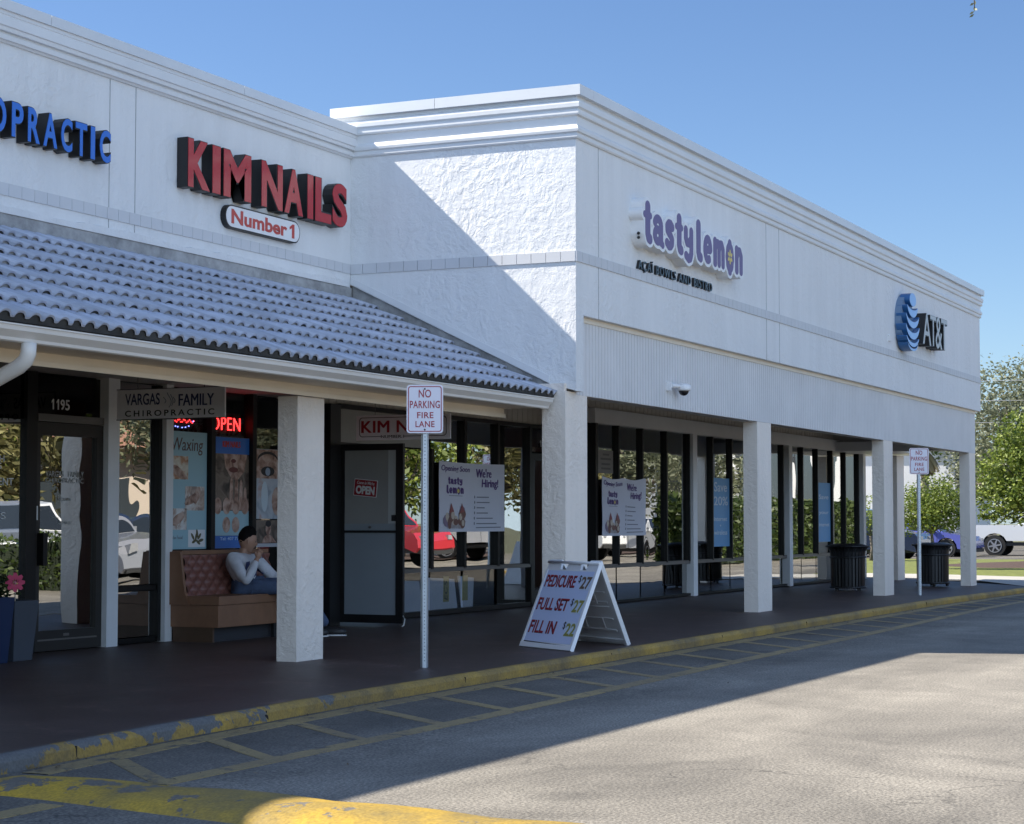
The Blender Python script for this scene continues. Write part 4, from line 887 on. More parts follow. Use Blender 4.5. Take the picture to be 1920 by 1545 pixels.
mb = MB(); mb.prism([(17.78, 2.049), (18.24, 2.049), (18.18, 1.86), (18.04, 1.76), (17.92, 1.80), (17.82, 1.90)], fp, .004, .005)
for k, (x, zt_) in enumerate(((17.93, 1.80), (18.03, 1.85), (18.12, 1.78), (18.2, 1.7))): mb.prism([(x - .045, 1.45), (x + .035, 1.45), (x + .028, zt_ - .03), (x, zt_), (x - .022, zt_ - .03)], fp, .0055, .0065)
for x in (17.67, 17.84, 18.02, 18.2): mb.prism(ell(x, 1.49, .075, .09, 16), fp, .007, .008)
for x in (17.84, 18.02): mb.prism(ell(x, 1.29, .075, .085, 16), fp, .006, .007)
mb.build('picture_hand', PHS, nl)
mb = MB(); mb.prism(ell(17.97, 1.88, .09, .03, 14), fp, .0065, .0075); mb.prism(ell(17.97, 1.975, .05, .022, 12), fp, .0055, .006); mb.build('picture_lips', pm('print_dark_red', (.12, .02, .02), .4), nl)
ls = poster('wall_poster', 'grey lash poster with one large eye, partly behind the stucco column', 18.42, 18.98, 1.355, 2.125, PHB)
decal('picture_skin', [(18.43, 1.80), (18.97, 1.80), (18.97, 2.118), (18.43, 2.118)], fp, PHS, ls, .004, .001)
mb = MB(); bp_ = ell(18.66, 1.99, .22, .11, 14, 20, 165); mb.prism(bp_ + [(x, z - .035 + .01 * i / 14) for i, (x, z) in enumerate(bp_[::-1])], fp, .0055, .006); mb.prism(ell(18.66, 1.88, .14, .055, 16), fp, .0055, .006); mb.build('picture_eye', INK, ls)
decal('picture_iris', ell(18.66, 1.875, .05, .045, 14), fp, pm('print_grey_blue', (.3, .38, .5), .4), ls, .0065, .001)
decal('picture_cheek', ell(18.86, 1.55, .11, .16, 14), fp, PHS, ls, .004, .001)
mb = MB(); mb.prism(ell(18.6, 1.60, .07, .17, 14), fp, .004, .005); mb.build('picture_highlight', pm('print_ice', (.55, .66, .74), .4), ls)
pt = poster('wall_poster', 'small dark portrait poster below the lash poster beside the sitting man', 18.43, 18.98, 1.09, 1.34, PHD)
mb = MB(); mb.prism(ell(18.68, 1.245, .055, .07, 14), fp, .004, .005); mb.prism([(18.55, 1.092), (18.85, 1.092), (18.76, 1.16), (18.70, 1.18), (18.66, 1.18), (18.6, 1.155)], fp, .004, .005); mb.build('picture_portrait', PHS, pt); decal('picture_hair', ell(18.68, 1.30, .06, .035, 12), fp, INK, pt, .0055, .001); decal('strip', [(18.43, 1.045), (18.98, 1.045), (18.98, 1.085), (18.43, 1.085)], fp, PGR, pt)
NEON = pm('red_neon', (1, .03, .03), .4, emit=3.6); NEONB = pm('blue_led', (.2, .25, 1), .4, emit=3.)
ns = thing('neon_sign', 'glowing red OPEN sign in the window above the nail poster', 'neon sign', (17.93, YS + .06, 2.3)); fn = FX(YS + .06)
MB().box(17.56, 18.25, YS + .062, YS + .075, 2.27, 2.49).build('backing', BLACK, ns); text('lettering', 'OPEN', fn, (17.64, 18.20, 2.305, 2.445), NEON, ns, .002, .006, -.012, 1.1)
n2 = thing('neon_sign', 'small dotted red and blue light sign partly hidden by the hanging clinic board', 'neon sign', (17.15, YS + .06, 2.3)); MB().box(16.84, 17.40, YS + .062, YS + .075, 2.29, 2.5).build('backing', BLACK, n2)
mb = MB(); 
for k in range(16): mb.ball((16.92 + .026 * k, YS + .055, 2.37 + .015 * math.sin(k * 1.7)), .007, 6, 4)
mb.build('red_lamps', NEON, n2); mb = MB()
for x, z in ((16.93, 2.33), (16.98, 2.31), (17.02, 2.305), (17.1, 2.30), (17.16, 2.305), (17.22, 2.32), (16.9, 2.375), (17.3, 2.372)): mb.ball((x, YS + .055, z), .007, 6, 4)
mb.build('blue_lamps', NEONB, n2)
# banners
def banner(label, x0, x1, z0, z1, y, sag=0.):
    t = thing('banner', label, 'banner', ((x0 + x1) / 2, y, z0), 'hiring banners taped to the juice bar windows'); W_, H_ = x1 - x0, z1 - z0
    bm = bmesh.new(); nx, nz = 24, 14
    def wy(a, b): return y - .022 - .004 * math.sin(a * 9 + b * 3) * (1 - b) - .002 * math.sin(a * 21 + b * 7) - sag * .006 * math.sin(a * 14) * b
    g = [[bm.verts.new((x0 + W_ * i / nx, wy(i / nx, j / nz), z0 + H_ * j / nz - (.012 * math.sin(math.pi * i / nx) + sag * .03 * abs(math.sin(i / nx * 6.5))) * (j / nz))) for j in range(nz + 1)] for i in range(nx + 1)]
    for i in range(nx):
        for j in range(nz): bm.faces.new((g[i][j], g[i + 1][j], g[i + 1][j + 1], g[i][j + 1])).smooth = True
    bmesh.ops.translate(bm, verts=bm.verts[:], vec=-t.location); me = bpy.data.meshes.new('cloth'); bm.to_mesh(me); bm.free(); obj('cloth', me, pm('banner_vinyl', (.66, .66, .74), .55), t)
    def fr(a, b, c=0):
        u, v = (a - x0) / W_, (b - z0) / H_; return Vector((a, wy(u, v) - .0035 - c, b - (.012 * math.sin(math.pi * u) + sag * .03 * abs(math.sin(u * 6.5))) * v))
    B = lambda a, b, c, d: (x0 + a * W_, x0 + b * W_, z0 + c * H_, z0 + d * H_)
    text('lettering', 'Opening Soon', fr, B(.03, .45, .845, .95), PURPP, t, 0, .001, .015, 1, .1); text('lettering', "We're", fr, B(.55, .785, .80, .93), PURPP, t, 0, .001, .03, 1, .05); text('lettering', 'Hiring!', fr, B(.635, .90, .62, .775), PURPP, t, 0, .001, .03, 1, .05)
    for wrd, bx in (('tasty', B(.125, .345, .675, .79)), ('lemon', B(.105, .365, .54, .67))):
        s_, w_, _ = bubble(wrd); F_ = strokes_field(s_); lo = -.12; hi = 1.35
        o = MB(); sdf_mesh(o, F_, -.05, w_, lo - .1, hi + .1, 110, 36, Scaled(fr, (bx[1] - bx[0]) / w_, (bx[3] - bx[2]) / (hi - lo), bx[0], bx[2] - lo * (bx[3] - bx[2]) / (hi - lo)), 0, .001); o.build('lettering', PURPP, t)
    decal('flower', ell(x0 + .28 * W_, z0 + .59 * H_, .018 * W_, .03 * H_, 12), fr, LEMON, t, .002, .001)
    decal('small_line', [(x0 + a * W_, z0 + b * H_) for a, b in ((.14, .515), (.345, .515), (.345, .522), (.14, .522))], fr, GREYINK, t, 0, .001)
    mb = MB()
    for k, w_ in enumerate((.19, .20, .125, .175, .25, .31)):
        zz = .50 - .078 * k; mb.prism([(x0 + a * W_, z0 + b * H_) for a, b in ((.555, zz), (.555 + w_, zz), (.555 + w_, zz + .016), (.555, zz + .016))], fr, 0, .001); mb.prism(ell(x0 + .525 * W_, z0 + (zz + .01) * H_, .008 * W_, .022 * H_, 8), fr, 0, .001)
    mb.prism([(x0 + a * W_, z0 + b * H_) for a, b in ((.55, .05), (.93, .055), (.93, .07), (.55, .065))], fr, 0, .001); mb.build('text_lines', GREYINK, t)
    mb = MB(); mb.prism([(x0 + a * W_, z0 + b * H_) for a, b in ((.07, .16), (.11, .05), (.34, .045), (.40, .16))], fr, 0, .001); mb.build('picture_bowl', pm('print_bowl', (.42, .38, .40), .5, var=.4, vscale=22), t)
    r_ = random.Random(4)
    for mm, sz, n_ in ((pm('print_cocoa', (.19, .085, .07), .5), .05, 9), (pm('print_banana', (.56, .48, .40), .5), .042, 9), (pm('print_acai', (.24, .18, .27), .5), .055, 3)):
        mb = MB()
        for _k in range(n_): mb.prism(ell(x0 + r_.uniform(.10, .37) * W_, z0 + r_.uniform(.11, .28) * H_, sz * W_ * r_.uniform(.5, 1), sz * H_ * r_.uniform(.9, 1.9), 9), fr, .001 + .0006 * _k, .0015 + .0006 * _k)
        mb.build('picture_fruit', mm, t)
    mb = MB()
    for a in (.17, .33): mb.prism([(x0 + (a + dx) * W_, z0 + dz * H_) for dx, dz in ((-.03, .27), (.04, .29), (.0, .41))], fr, .006, .007)
    mb.build('picture_berry', pm('print_berry', (.30, .08, .08), .5), t)
banner('wrinkle free white hiring banner left of the second big column', 22.62, 24.593, 1.19, 2.105, YS - .09)
banner('sagging white hiring banner right of the second big column', 26.35, 28.085, 1.115, 1.98, YR - .12, 1.)
# posters of the phone shop, notice
BP = pm('sky_blue_poster', (.14, .35, .62), .5); fr = FX(YR - .006)
def bluep(label, x0, x1, z0, z1, lines):
    t = thing('window_poster', label, 'poster', ((x0 + x1) / 2, YR, z0), 'blue posters in the phone shop windows'); MB().prism([(x0, z0), (x1, z0), (x1, z1), (x0, z1)], fr, 0, .003).build('sheet', BP, t)
    for tx, b0, b1, a0, a1 in lines: text('lettering', tx, fr, (x0 + a0 * (x1 - x0), x0 + a1 * (x1 - x0), z0 + b0 * (z1 - z0), z0 + b1 * (z1 - z0)), pm('poster_white', (.62, .70, .78), .6), t, .004, .001, .01)
bluep('blue window poster reading Save 20%, left of the third column', 31.54, 32.42, .90, 2.06, [('Save', .80, .94, .1, .85), ('20%', .60, .73, .08, .9), ('internet', .37, .43, .08, .85), ('+', .29, .32, .42, .5), ('wireless', .17, .24, .08, .85)])
bluep('blue window poster with four short lines, near the far trash can', 37.80, 38.70, .92, 2.09, [('Save', .72, .80, .1, .85), ('your', .45, .51, .1, .85), ('internet', .26, .32, .1, .9)])
nt_ = thing('notice_sheet', 'grey notice sheet on the glass above the sagging banner', 'notice', (26.8, YR, 2.03)); MB().prism([(26.52, 2.03), (27.10, 2.03), (27.10, 2.365), (26.52, 2.365)], fr, 0, .003).build('sheet', pm('notice_grey', (.22, .20, .18), .6), nt_)
mb = MB()
for z, a, b in ((2.29, 26.7, 26.95), (2.225, 26.62, 27.02), (2.15, 26.65, 26.98), (2.085, 26.64, 27.0)): mb.box(a, b, YR - .0105, YR - .0095, z, z + .028)
mb.build('text_lines', pm('notice_ink', (.12, .11, .10), .7), nt_)
# white boards leaning inside the low panes
YEL = pm('olive_stripe', (.36, .33, .12), .6)
for lab, x0, x1, a in (('white board with yellow stripe leaning inside the low pane beside the salon door', 21.5, 22.5, 21.75), ('white board with yellow ECS stripe leaning inside the low pane left of the banner', 22.68, 23.50, 23.10), ('narrow white board with yellow edge leaning inside the pane under the banner', 23.62, 23.95, 23.66)):
    t = thing('leaning_board', lab, 'board', ((x0 + x1) / 2, YS + .06, .12)); fr2 = Fr((0, YS + .05, 0), (1, 0, 0), (0, .12, 1))
    MB().prism([(x0, .14), (x1, .14), (x1 + (.14 if x0 > 23.6 else 0), .56), (x0, .60)], fr2, 0, .01).build('board', pm('blue_white_card', (.62, .66, .80), .5), t)
    MB().prism([(a, .27), (a + .17, .27), (a + .25, .60), (a + .09, .60)], fr2, .0105, .0125).build('stripe', YEL, t)
    fr3 = Fr(fr2(a + .085, .30, 0), Vector((.22, .1, .97)).normalized(), Vector((-.97, 0, .22)).normalized())
    if x1 - x0 > .5: mb = MB(); add_text(mb, 'ECS', Fr(fr3.O, Vector((.2, .12, .97)).normalized(), Vector((-1, 0, .2)).normalized()), (0, .25, -.05, .05), .014, .001, .01); mb.build('lettering', INK, t)
mb = MB(); mb.prism([(23.60, .74), (24.40, .76), (24.38, 1.25), (23.6, 1.3)], FX(YS + .25), 0, .01); tag(mb.build('curtain', pm('beige_cloth', (.30, .28, .25), .9, var=.15)), 'beige cloth hanging inside the window below the smooth banner', 'curtain')
mb = MB(); mb.prism([(24.66, .76), (25.16, .76), (25.16, 1.0), (24.66, 1.0)], FX(YS + .12), 0, .01); tag(mb.build('paper_notice', WHITEP), 'small white paper leaning inside the window near the juice bar door', 'notice')

# ------------------------------------------------------------------ no parking signs
def np_sign(label, x, y, z0, zc, w, h, tilt=0.):
    t = thing('parking_sign', label, 'traffic sign', (x, y, z0), 'no parking fire lane signs')
    post = MB(); L_ = .03
    zt = zc + h / 2 - .02
    post.prism([(-.032, .012), (-.026, .018), (-.018, .0), (-.012, -.016), (.012, -.016), (.018, 0), (.026, .018), (.032, .012), (.022, -.006), (.016, -.022), (-.016, -.022), (-.022, -.006)], Fr((0, 0, 0), (.5, -.866, 0), (.866, .5, 0)), 0, zt - z0); post = post.build('post', GALV, t, local=True)
    hl = MB()
    for k in range(int((zt - z0) / .0254 / 1.2)):
        c = Vector((-.0235 * .866, -.0235 * .5, .06 + k * .03)); hl.prism(ell(0, c.z, .0045, .0045, 6), Fr((c.x, c.y, 0), (.5, -.866, 0), (0, 0, 1)), 0, .001)
    hl.build('post_holes', INK, post, local=True)
    u = Vector((.42, -.907, 0)); u = (Matrix.Rotation(R(tilt), 3, Vector((.9, .42, 0))) @ u); v = Vector((0, 0, 1)); f = Fr((-.036, -.018, zc - z0), u, v)
    s = MB().prism(rrect(-w / 2, w / 2, -h / 2, h / 2, .028), f, -.003, 0).build('sign_plate', pm('sign_white', (.80, .78, .86), .45), t, local=True)
    b = MB(); q = rrect(-w / 2 + .012, w / 2 - .012, -h / 2 + .012, h / 2 - .012, .022); q2 = rrect(-w / 2 + .019, w / 2 - .019, -h / 2 + .019, h / 2 - .019, .017)
    for k in range(len(q)): b.prism([q[k], q[(k + 1) % len(q)], q2[(k + 1) % len(q)], q2[k]], f, .0005, .0015)
    b.build('border', SIGNRED, t, local=True)
    l = MB(); 
    for tx, c0, c1, d0, d1 in (('NO', -.17, .17, .235, .40), ('PARKING', -.41, .41, .015, .17), ('FIRE', -.21, .235, -.19, -.065), ('LANE', -.255, .265, -.375, -.25)): add_text(l, tx, f, (c0 * w, c1 * w, d0 * h, d1 * h), .0005, .0015, .012, 1.08)
    l.build('lettering', SIGNRED, t, local=True)
    for zz in (.415, -.425): MB().ball(f(.0, zz * h, .002), .008, 8, 6).build('bolt', ALU, t, local=True)
    return t
np_sign('near no parking fire lane sign on a galvanised post at the kerb', 14.64, 7.633, .112, 2.265, .305, .405)
np_sign('far no parking fire lane sign on a galvanised post beside the fifth column', 32.6, 7.745, .095, 2.325, .32, .435)

# ------------------------------------------------------------------ A-frame price board
af = thing('sandwich_board', 'white plastic sandwich board listing pedicure, full set and fill in prices', 'sign', (17.8, 7.6, .115))
A = Vector((17.48, 8.07, .118)); B = Vector((16.97, 7.31, .118)); TL = Vector((18.04, 8.0, .925)); TR = Vector((17.53, 7.24, .925)); D = Vector((18.09, 7.17, .118)); Cc = Vector((18.60, 7.93, .118))
def aframe_panel(bl, br, tl_, tr_, front):
    u = (br - bl); w = u.length; u.normalize(); v = ((tl_ + tr_) / 2 - (bl + br) / 2); h = v.length; v.normalize(); return Fr(bl, u, v), w, h
f, w, h = aframe_panel(A, B, TL, TR, True)
out = [(0, 0), (w, 0), (w, h + .018), (w - .19, h + .018), (w - .215, h - .085), (w - .31, h - .085), (w - .33, h - .005), (w - .55, h - .005), (w - .57, h - .085), (w - .67, h - .085), (w - .70, h + .018), (0, h + .018)]
MB().prism(out, f, -.03, 0).build('front_panel', WHITE, af, bevel=.004)
mb = MB(); mb.prism([(0, 0), (w, 0), (w, .05), (0, .05)], f, .0005, .012); mb.prism([(0, .05), (.03, .05), (.03, h - .09), (0, h - .09)], f, .0005, .008); mb.prism([(w - .03, .05), (w, .05), (w, h), (w - .03, h)], f, .0005, .012); mb.build('frame', WHITE, af, bevel=.003)
PSH = pm('price_sheet', (.58, .66, .88), .3); MB().prism([(.035, .07), (w - .035, .07), (w - .035, h - .10), (.035, h - .10)], f, .0005, .003).build('insert_sheet', PSH, af)
mb = MB(); mb.prism([(.04, .062), (w - .04, .045), (w - .04, .052), (.04, .070)], f, .0035, .0045); mb.build('slot_gap', INK, af)
hh = h - .02
for i, (tx, pr, zc, x1) in enumerate((('PEDICURE', '27', .70, .60), ('FULL SET', '27', .43, .60), ('FILL IN', '22', .165, .52))):
    text('lettering', tx, f, (.06, x1, zc * h, zc * h + .145 * h), INK, af, .004, .0012, .025); text('lettering', tx, f, (.068, x1 + .006, zc * h + .004, zc * h + .145 * h), REDP, af, .0055, .0008, .0)
    text('lettering', '$', f, (.645, .685, zc * h + .055, zc * h + .15), INK, af, .004, .001, .01)
    decal('price_card', [(.69, zc * h - .018), (.872, zc * h - .018), (.872, zc * h + .145), (.69, zc * h + .145)], f, pm('pale_card', (.60, .68, .80), .5), af, .0035, .0008)
    text('lettering', pr, f, (.70, .868, zc * h - .008, zc * h + .135), pm('olive_digit', (.30, .29, .07), .5) if i else pm('mixed_digit', (.16, .10, .06), .5), af, .005, .001, .03)
f2, w2, h2 = aframe_panel(Cc, D, TL + Vector((.02, 0, 0)), TR + Vector((.02, 0, 0)), False)
mb = MB(); mb.prism([(q[0] * w2 / w, q[1] * h2 / h) for q in out], f2, -.02, 0); mb.build('back_panel', WHITE, af, bevel=.003)
mb = MB(); mb.prism([(w2 - .045, 0), (w2, 0), (w2, h2), (w2 - .045, h2)], f2, .0005, .025); mb.prism([(0, 0), (.045, 0), (.045, h2), (0, h2)], f2, .0005, .025); mb.prism([(.045, .03), (w2 - .045, .03), (w2 - .045, .07), (.045, .07)], f2, .0005, .02)
for zz in (.16, .30, .44, .50, .62): mb.prism([(.12, zz), (w2 - .12, zz), (w2 - .12, zz + .02), (.12, zz + .02)], f2, .0005, .012)
for xx in (.28, .60):
    mb.prism([(xx, .20), (xx + .03, .20), (xx + .03, .33), (xx, .33)], f2, .0125, .02); mb.prism([(xx, .50), (xx + .03, .50), (xx + .03, .68), (xx, .68)], f2, .0125, .02)
mb.build('stiffening_ribs', WHITE, af, bevel=.003)
mb = MB(); mb.tube([TR + Vector((-.02, .0, .0)), TL + Vector((-.02, 0, 0))], .014, 8); mb.build('hinge', WHITE, af)

# ------------------------------------------------------------------ couch and the man on it
cs = thing('couch', 'tan vinyl banquette couch with tufted back against the salon window', 'couch', (17.45, 11.3, .115))
BX0, BX1 = 16.68, 18.35
MB().box(BX0 + .02, BX1, 11.03, 11.60, .265, .485).build('seat_base', LEATH, cs, bevel=.012)
mb = MB(); mb.box(BX0 + .01, BX1 + .01, 11.015, 11.50, .49, .575); mb.build('seat_cushion', LEATH, cs, bevel=.03)
MB().box(BX0 + .03, BX0 + .06, 11.10, 11.58, .115, .265).build('plinth', WOODB, cs); MB().box(BX0 + .06, BX1 - .2, 11.14, 11.58, .115, .264).build('toe_board', pm('dark_toe_board', (.03, .03, .035), .7), cs)
MB().box(17.80, 17.84, 11.06, 11.1, .115, .264).build('leg', BLACK, cs)
mb = MB(); mb.prism([(-11.62, .487), (-11.36, .487), (-11.42, .62), (-11.475, 1.02), (-11.62, 1.02)], FS(BX0), -.035, .004); mb.build('side_panel', LEATH, cs, bevel=.008)
MB().box(BX0 + .037, BX1, 11.48, 11.62, .99, 1.03).build('top_rail', LEATH, cs, bevel=.012)
bm = bmesh.new(); nu, nv = 96, 40; g = []
for i in range(nu + 1):
    col = []
    for j in range(nv + 1):
        a = i / nu * (BX1 - BX0 - .05); b = j / nv * .42
        p_, q_ = a / .085 + b / .07, a / .085 - b / .07
        d = abs(math.sin(math.pi * p_ / 2)) * abs(math.sin(math.pi * q_ / 2))
        col.append(bm.verts.new((BX0 + .04 + a, 11.43 + .055 * j / nv - .030 * d ** .6, .565 + b)))
    g.append(col)
for i in range(nu):
    for j in range(nv): bm.faces.new((g[i][j], g[i + 1][j], g[i + 1][j + 1], g[i][j + 1])).smooth = True
bmesh.ops.translate(bm, verts=bm.verts[:], vec=-cs.location); me = bpy.data.meshes.new('tufted_back'); bm.to_mesh(me); bm.free(); obj('tufted_back', me, TUFT, cs)

def skin(name, J, E, m, parent, root=None, sub=2, extra=None):
    me = bpy.data.meshes.new('tmp'); bm = bmesh.new(); ly = bm.verts.layers.skin.verify(); V = {}
    for k, (p, r) in J.items():
        v = bm.verts.new(p); V[k] = v; v[ly].radius = (r, r) if not isinstance(r, tuple) else r; v[ly].use_root = (k == (root or list(J)[0]))
    for a, b in E: bm.edges.new((V[a], V[b]))
    bm.to_mesh(me); bm.free(); o = bpy.data.objects.new('tmp', me); COL.objects.link(o)
    o.modifiers.new('s', 'SKIN').use_smooth_shade = True; o.modifiers.new('u', 'SUBSURF').levels = sub; o.modifiers['u'].render_levels = sub
    dg = bpy.context.evaluated_depsgraph_get(); dg.update(); m2 = bpy.data.meshes.new_from_object(o.evaluated_get(dg)); bpy.data.objects.remove(o)
    b = MB(); b.bm.from_mesh(m2); bpy.data.meshes.remove(m2)
    for f_ in b.bm.faces: f_.smooth = True; f_.material_index = 0
    if extra: extra(b)
    return b.build(name, m, parent)
mn = thing('person', 'man in white sweatshirt and jeans sitting on the couch, hand at his mouth', 'person', (17.6, 11.2, .115))
V3 = Vector
pel = V3((17.62, 11.27, .67)); sp = V3((17.57, 11.31, .80)); chs = V3((17.55, 11.31, .92)); nk = V3((17.55, 11.29, 1.0)); hd = V3((17.575, 11.255, 1.125))
rs, ls_ = V3((17.37, 11.30, .945)), V3((17.74, 11.28, .945)); re, le = V3((17.29, 11.08, .70)), V3((17.94, 11.16, .74)); rh, lh = V3((17.475, 11.06, .955)), V3((17.90, 10.96, .68))
fd_ = V3((.72, -.66, -.22)).normalized(); sd_ = V3((-.66, -.72, 0)).normalized(); ud_ = sd_.cross(fd_).normalized(); ud_ = ud_ if ud_.z > 0 else -ud_
def headshape(d):
    x, y, z = d.dot(fd_), d.dot(sd_), d.dot(ud_)
    rx, ry, rz = .098, .079, .128
    px, py, pz = x * rx, y * ry, z * rz
    if z < 0: py *= 1 - .28 * (-z) ** 1.4; px *= (1 - .10 * (-z)) if x > 0 else (1 - .5 * (-z))
    if x > 0:
        px += .026 * math.exp(-((z + .12) / .16) ** 2 - (y / .20) ** 2)                  # nose
        px += .007 * math.exp(-((z + .42) / .08) ** 2 - (y / .30) ** 2)                  # lips
        px += .012 * math.exp(-((z + .80) / .2) ** 2 - (y / .4) ** 2)                    # chin
        px += .007 * math.exp(-((z - .22) / .09) ** 2)                                   # brow
        for s_ in (-1, 1): px -= .011 * math.exp(-((z - .06) / .11) ** 2 - ((y - s_ * .42) / .20) ** 2)   # eye sockets
    return fd_ * px + sd_ * py + ud_ * pz
def head_and_hands(b):
    b.ball(hd, 1, 32, 24, headshape)
    for s_ in (1, -1): b.ball(hd + sd_ * .078 * s_ - fd_ * .012 - ud_ * .012, (.012, .012, .028), 8, 6)
    def hand(c, fw, up, side, curl):
        b.ball(c, 1, 12, 8, lambda d: fw * d.dot(fw) * .045 + up * d.dot(up) * .036 + side * d.dot(side) * .019)
        for k in range(4):
            ln_ = (.060, .070, .066, .052)[k]; base = c + fw * .036 + up * (.027 - .018 * k); p1 = base + fw * ln_ * .40; p2 = p1 + (fw * math.cos(curl) + side * math.sin(curl)) * ln_ * .42; p3 = p2 + (fw * math.cos(2.0 * curl) + side * math.sin(2.0 * curl)) * ln_ * .36
            b.tube([base, p1, p2, p3], [.0100, .0095, .0088, .0062], 7)
        tb = c + up * .030 - fw * .012; b.tube([tb, tb + up * .022 + fw * .026, tb + up * .02 + fw * .052 + side * .012], [.0120, .0105, .0075], 7)
    fwr = V3((.35, -.25, .90)).normalized(); sr = V3((.35, .90, .11)); sr = (sr - fwr * sr.dot(fwr)).normalized(); hand(rh + fwr * .02, fwr, fwr.cross(sr), sr, 1.25)
    fwl = V3((.1, -.85, -.30)).normalized(); sl2 = V3((0, -.3, -.95)); sl2 = (sl2 - fwl * sl2.dot(fwl)).normalized(); hand(lh + fwl * .03, fwl, fwl.cross(sl2), sl2, .6)
rk, lk = V3((17.72, 10.86, .64)), V3((17.98, 10.88, .66)); ra, la = V3((17.90, 10.70, .22)), V3((18.14, 10.62, .22)); rhp, lhp = V3((17.53, 11.27, .645)), V3((17.71, 11.27, .645))
skin('body', {'pel': (pel, .10), 'sp': (sp, .10), 'ch': (chs, .11), 'nk': (nk, .052), 'h0': (hd - ud_ * .05, .05), 'rs': (rs, .05), 're': (re, .036), 'rh': (rh, .026), 'ls': (ls_, .05), 'le': (le, .036), 'lh': (lh, .026), 'rhp': (rhp, .075), 'rk': (rk, .052), 'ra': (ra, .034), 'lhp': (lhp, .075), 'lk': (lk, .052), 'la': (la, .034)},
     [('pel', 'sp'), ('sp', 'ch'), ('ch', 'nk'), ('nk', 'h0'), ('ch', 'rs'), ('rs', 're'), ('re', 'rh'), ('ch', 'ls'), ('ls', 'le'), ('le', 'lh'), ('pel', 'rhp'), ('rhp', 'rk'), ('rk', 'ra'), ('pel', 'lhp'), ('lhp', 'lk'), ('lk', 'la')], SKIN, mn, 'pel', 2, head_and_hands)
swt = skin('sweatshirt', {'pel': (pel + V3((0, 0, .0)), (.155, .135)), 'sp': (sp, (.165, .135)), 'ch': (chs, (.165, .13)), 'nk': (nk + V3((0, 0, -.02)), .068), 'rs': (rs, .082), 're0': ((rs + re) / 2, .066), 're': (re, .060), 'rf': (re * .45 + rh * .55, .05), 'rh': (re * .14 + rh * .86, .036), 'ls': (ls_, .082), 'le': (le, .062), 'lh': (le * .14 + lh * .86, .038)},
     [('pel', 'sp'), ('sp', 'ch'), ('ch', 'nk'), ('ch', 'rs'), ('rs', 're0'), ('re0', 're'), ('re', 'rf'), ('rf', 'rh'), ('ch', 'ls'), ('ls', 'le'), ('le', 'lh')], SWEAT, mn, 'pel', 2)
jn = skin('jeans', {'pel': (pel + V3((0, 0, -.035)), (.13, .11)), 'rhp': (rhp, .098), 'rm': ((rhp + rk) / 2, .092), 'rk': (rk, .075), 'rc': ((rk + ra) / 2, .068), 'ra': (ra, .058), 'lhp': (lhp, .098), 'lm': ((lhp + lk) / 2, .092), 'lk': (lk, .075), 'lc': ((lk + la) / 2, .068), 'la': (la, .058)},
     [('pel', 'rhp'), ('rhp', 'rm'), ('rm', 'rk'), ('rk', 'rc'), ('rc', 'ra'), ('pel', 'lhp'), ('lhp', 'lm'), ('lm', 'lk'), ('lk', 'lc'), ('lc', 'la')], DENIM, mn, 'pel', 2)
def hairshape(d):
    f_, u_ = d.dot(fd_), d.dot(ud_); thr = .50 + .10 * f_ if f_ > .25 else (.30 + .9 * max(0, f_) if f_ > -.1 else .30 - .75 * min(1, (-f_ - .1) * 1.6))
    k_ = sm(thr - .10, thr + .16, u_); return headshape(d) * (.955 + k_ * (.11 + .07 * max(0, u_) + .022 * math.sin(d.x * 37) * math.sin(d.y * 33 + d.z * 23))) + ud_ * .014 * k_
mb = MB(); mb.ball(hd, 1, 40, 28, hairshape); mb.build('hair', HAIR, mn)
mb = MB()
for s_ in (-1, 1): mb.ball(hd + fd_ * .083 + sd_ * .033 * s_ + ud_ * .006, (.009, .009, .005), 8, 6)
mb.build('eyes', INK, mn)
mb = MB()
for s_ in (-1, 1): mb.tube([hd + fd_ * .093 + sd_ * .016 * s_ + ud_ * .026, hd + fd_ * .088 + sd_ * .05 * s_ + ud_ * .028], .004, 6)
mb.build('eyebrows', HAIR, mn)
for a_, dr_ in ((ra, V3((.35, -.93, 0))), (la, V3((.30, -.95, 0)))):
    dr_.normalize(); sdv = V3((-dr_.y, dr_.x, 0)); c = a_ + dr_ * .06; c.z = .165
    sh = MB().ball(c, 1, 16, 10, lambda d: dr_ * d.dot(dr_) * .155 + sdv * d.dot(sdv) * .052 + V3((0, 0, 1)) * max(d.z, -.6) * (.055 + .03 * max(0, -d.dot(dr_)))).build('shoe', pm('dark_shoe', (.02, .02, .022), .5), mn)
    MB().ball(V3((c.x, c.y, .128)), 1, 16, 8, lambda d: dr_ * d.dot(dr_) * .160 + sdv * d.dot(sdv) * .056 + V3((0, 0, 1)) * d.z * .014).build('sole', WHITE, sh)
# dark lettering across the chest of the sweatshirt: follows its front surface
bpy.context.view_layer.update(); dgp = bpy.context.evaluated_depsgraph_get(); ev = swt.evaluated_get(dgp)
v_, f_ = text_geo('UNI', .05, 1.0, 0.); lo, hi = v_.min(0), v_.max(0); mb = MB(); vs_ = []
for q in v_:
    a = (q[0] - lo[0]) / (hi[0] - lo[0]) - .5; b = (q[1] - lo[1]) / (hi[1] - lo[1]) - .5
    org = V3((17.66 + a * .36 + .03, 10.6, .845 + b * .17 + a * .05)) - wloc(swt); ok, hit, nrm, _ = ev.ray_cast(org, V3((-.08, 1, 0)).normalized())
    if not ok: print('CHEST MISS')
    if not ok: hit = org + V3((0, .6, 0)); nrm = V3((0, -1, 0))
    vs_.append(mb.bm.verts.new(hit + nrm * (.004 + .003 * (q[2] > 0)) + wloc(swt)))
for q in f_:
    try: mb.bm.faces.new([vs_[i] for i in q])
    except ValueError: pass
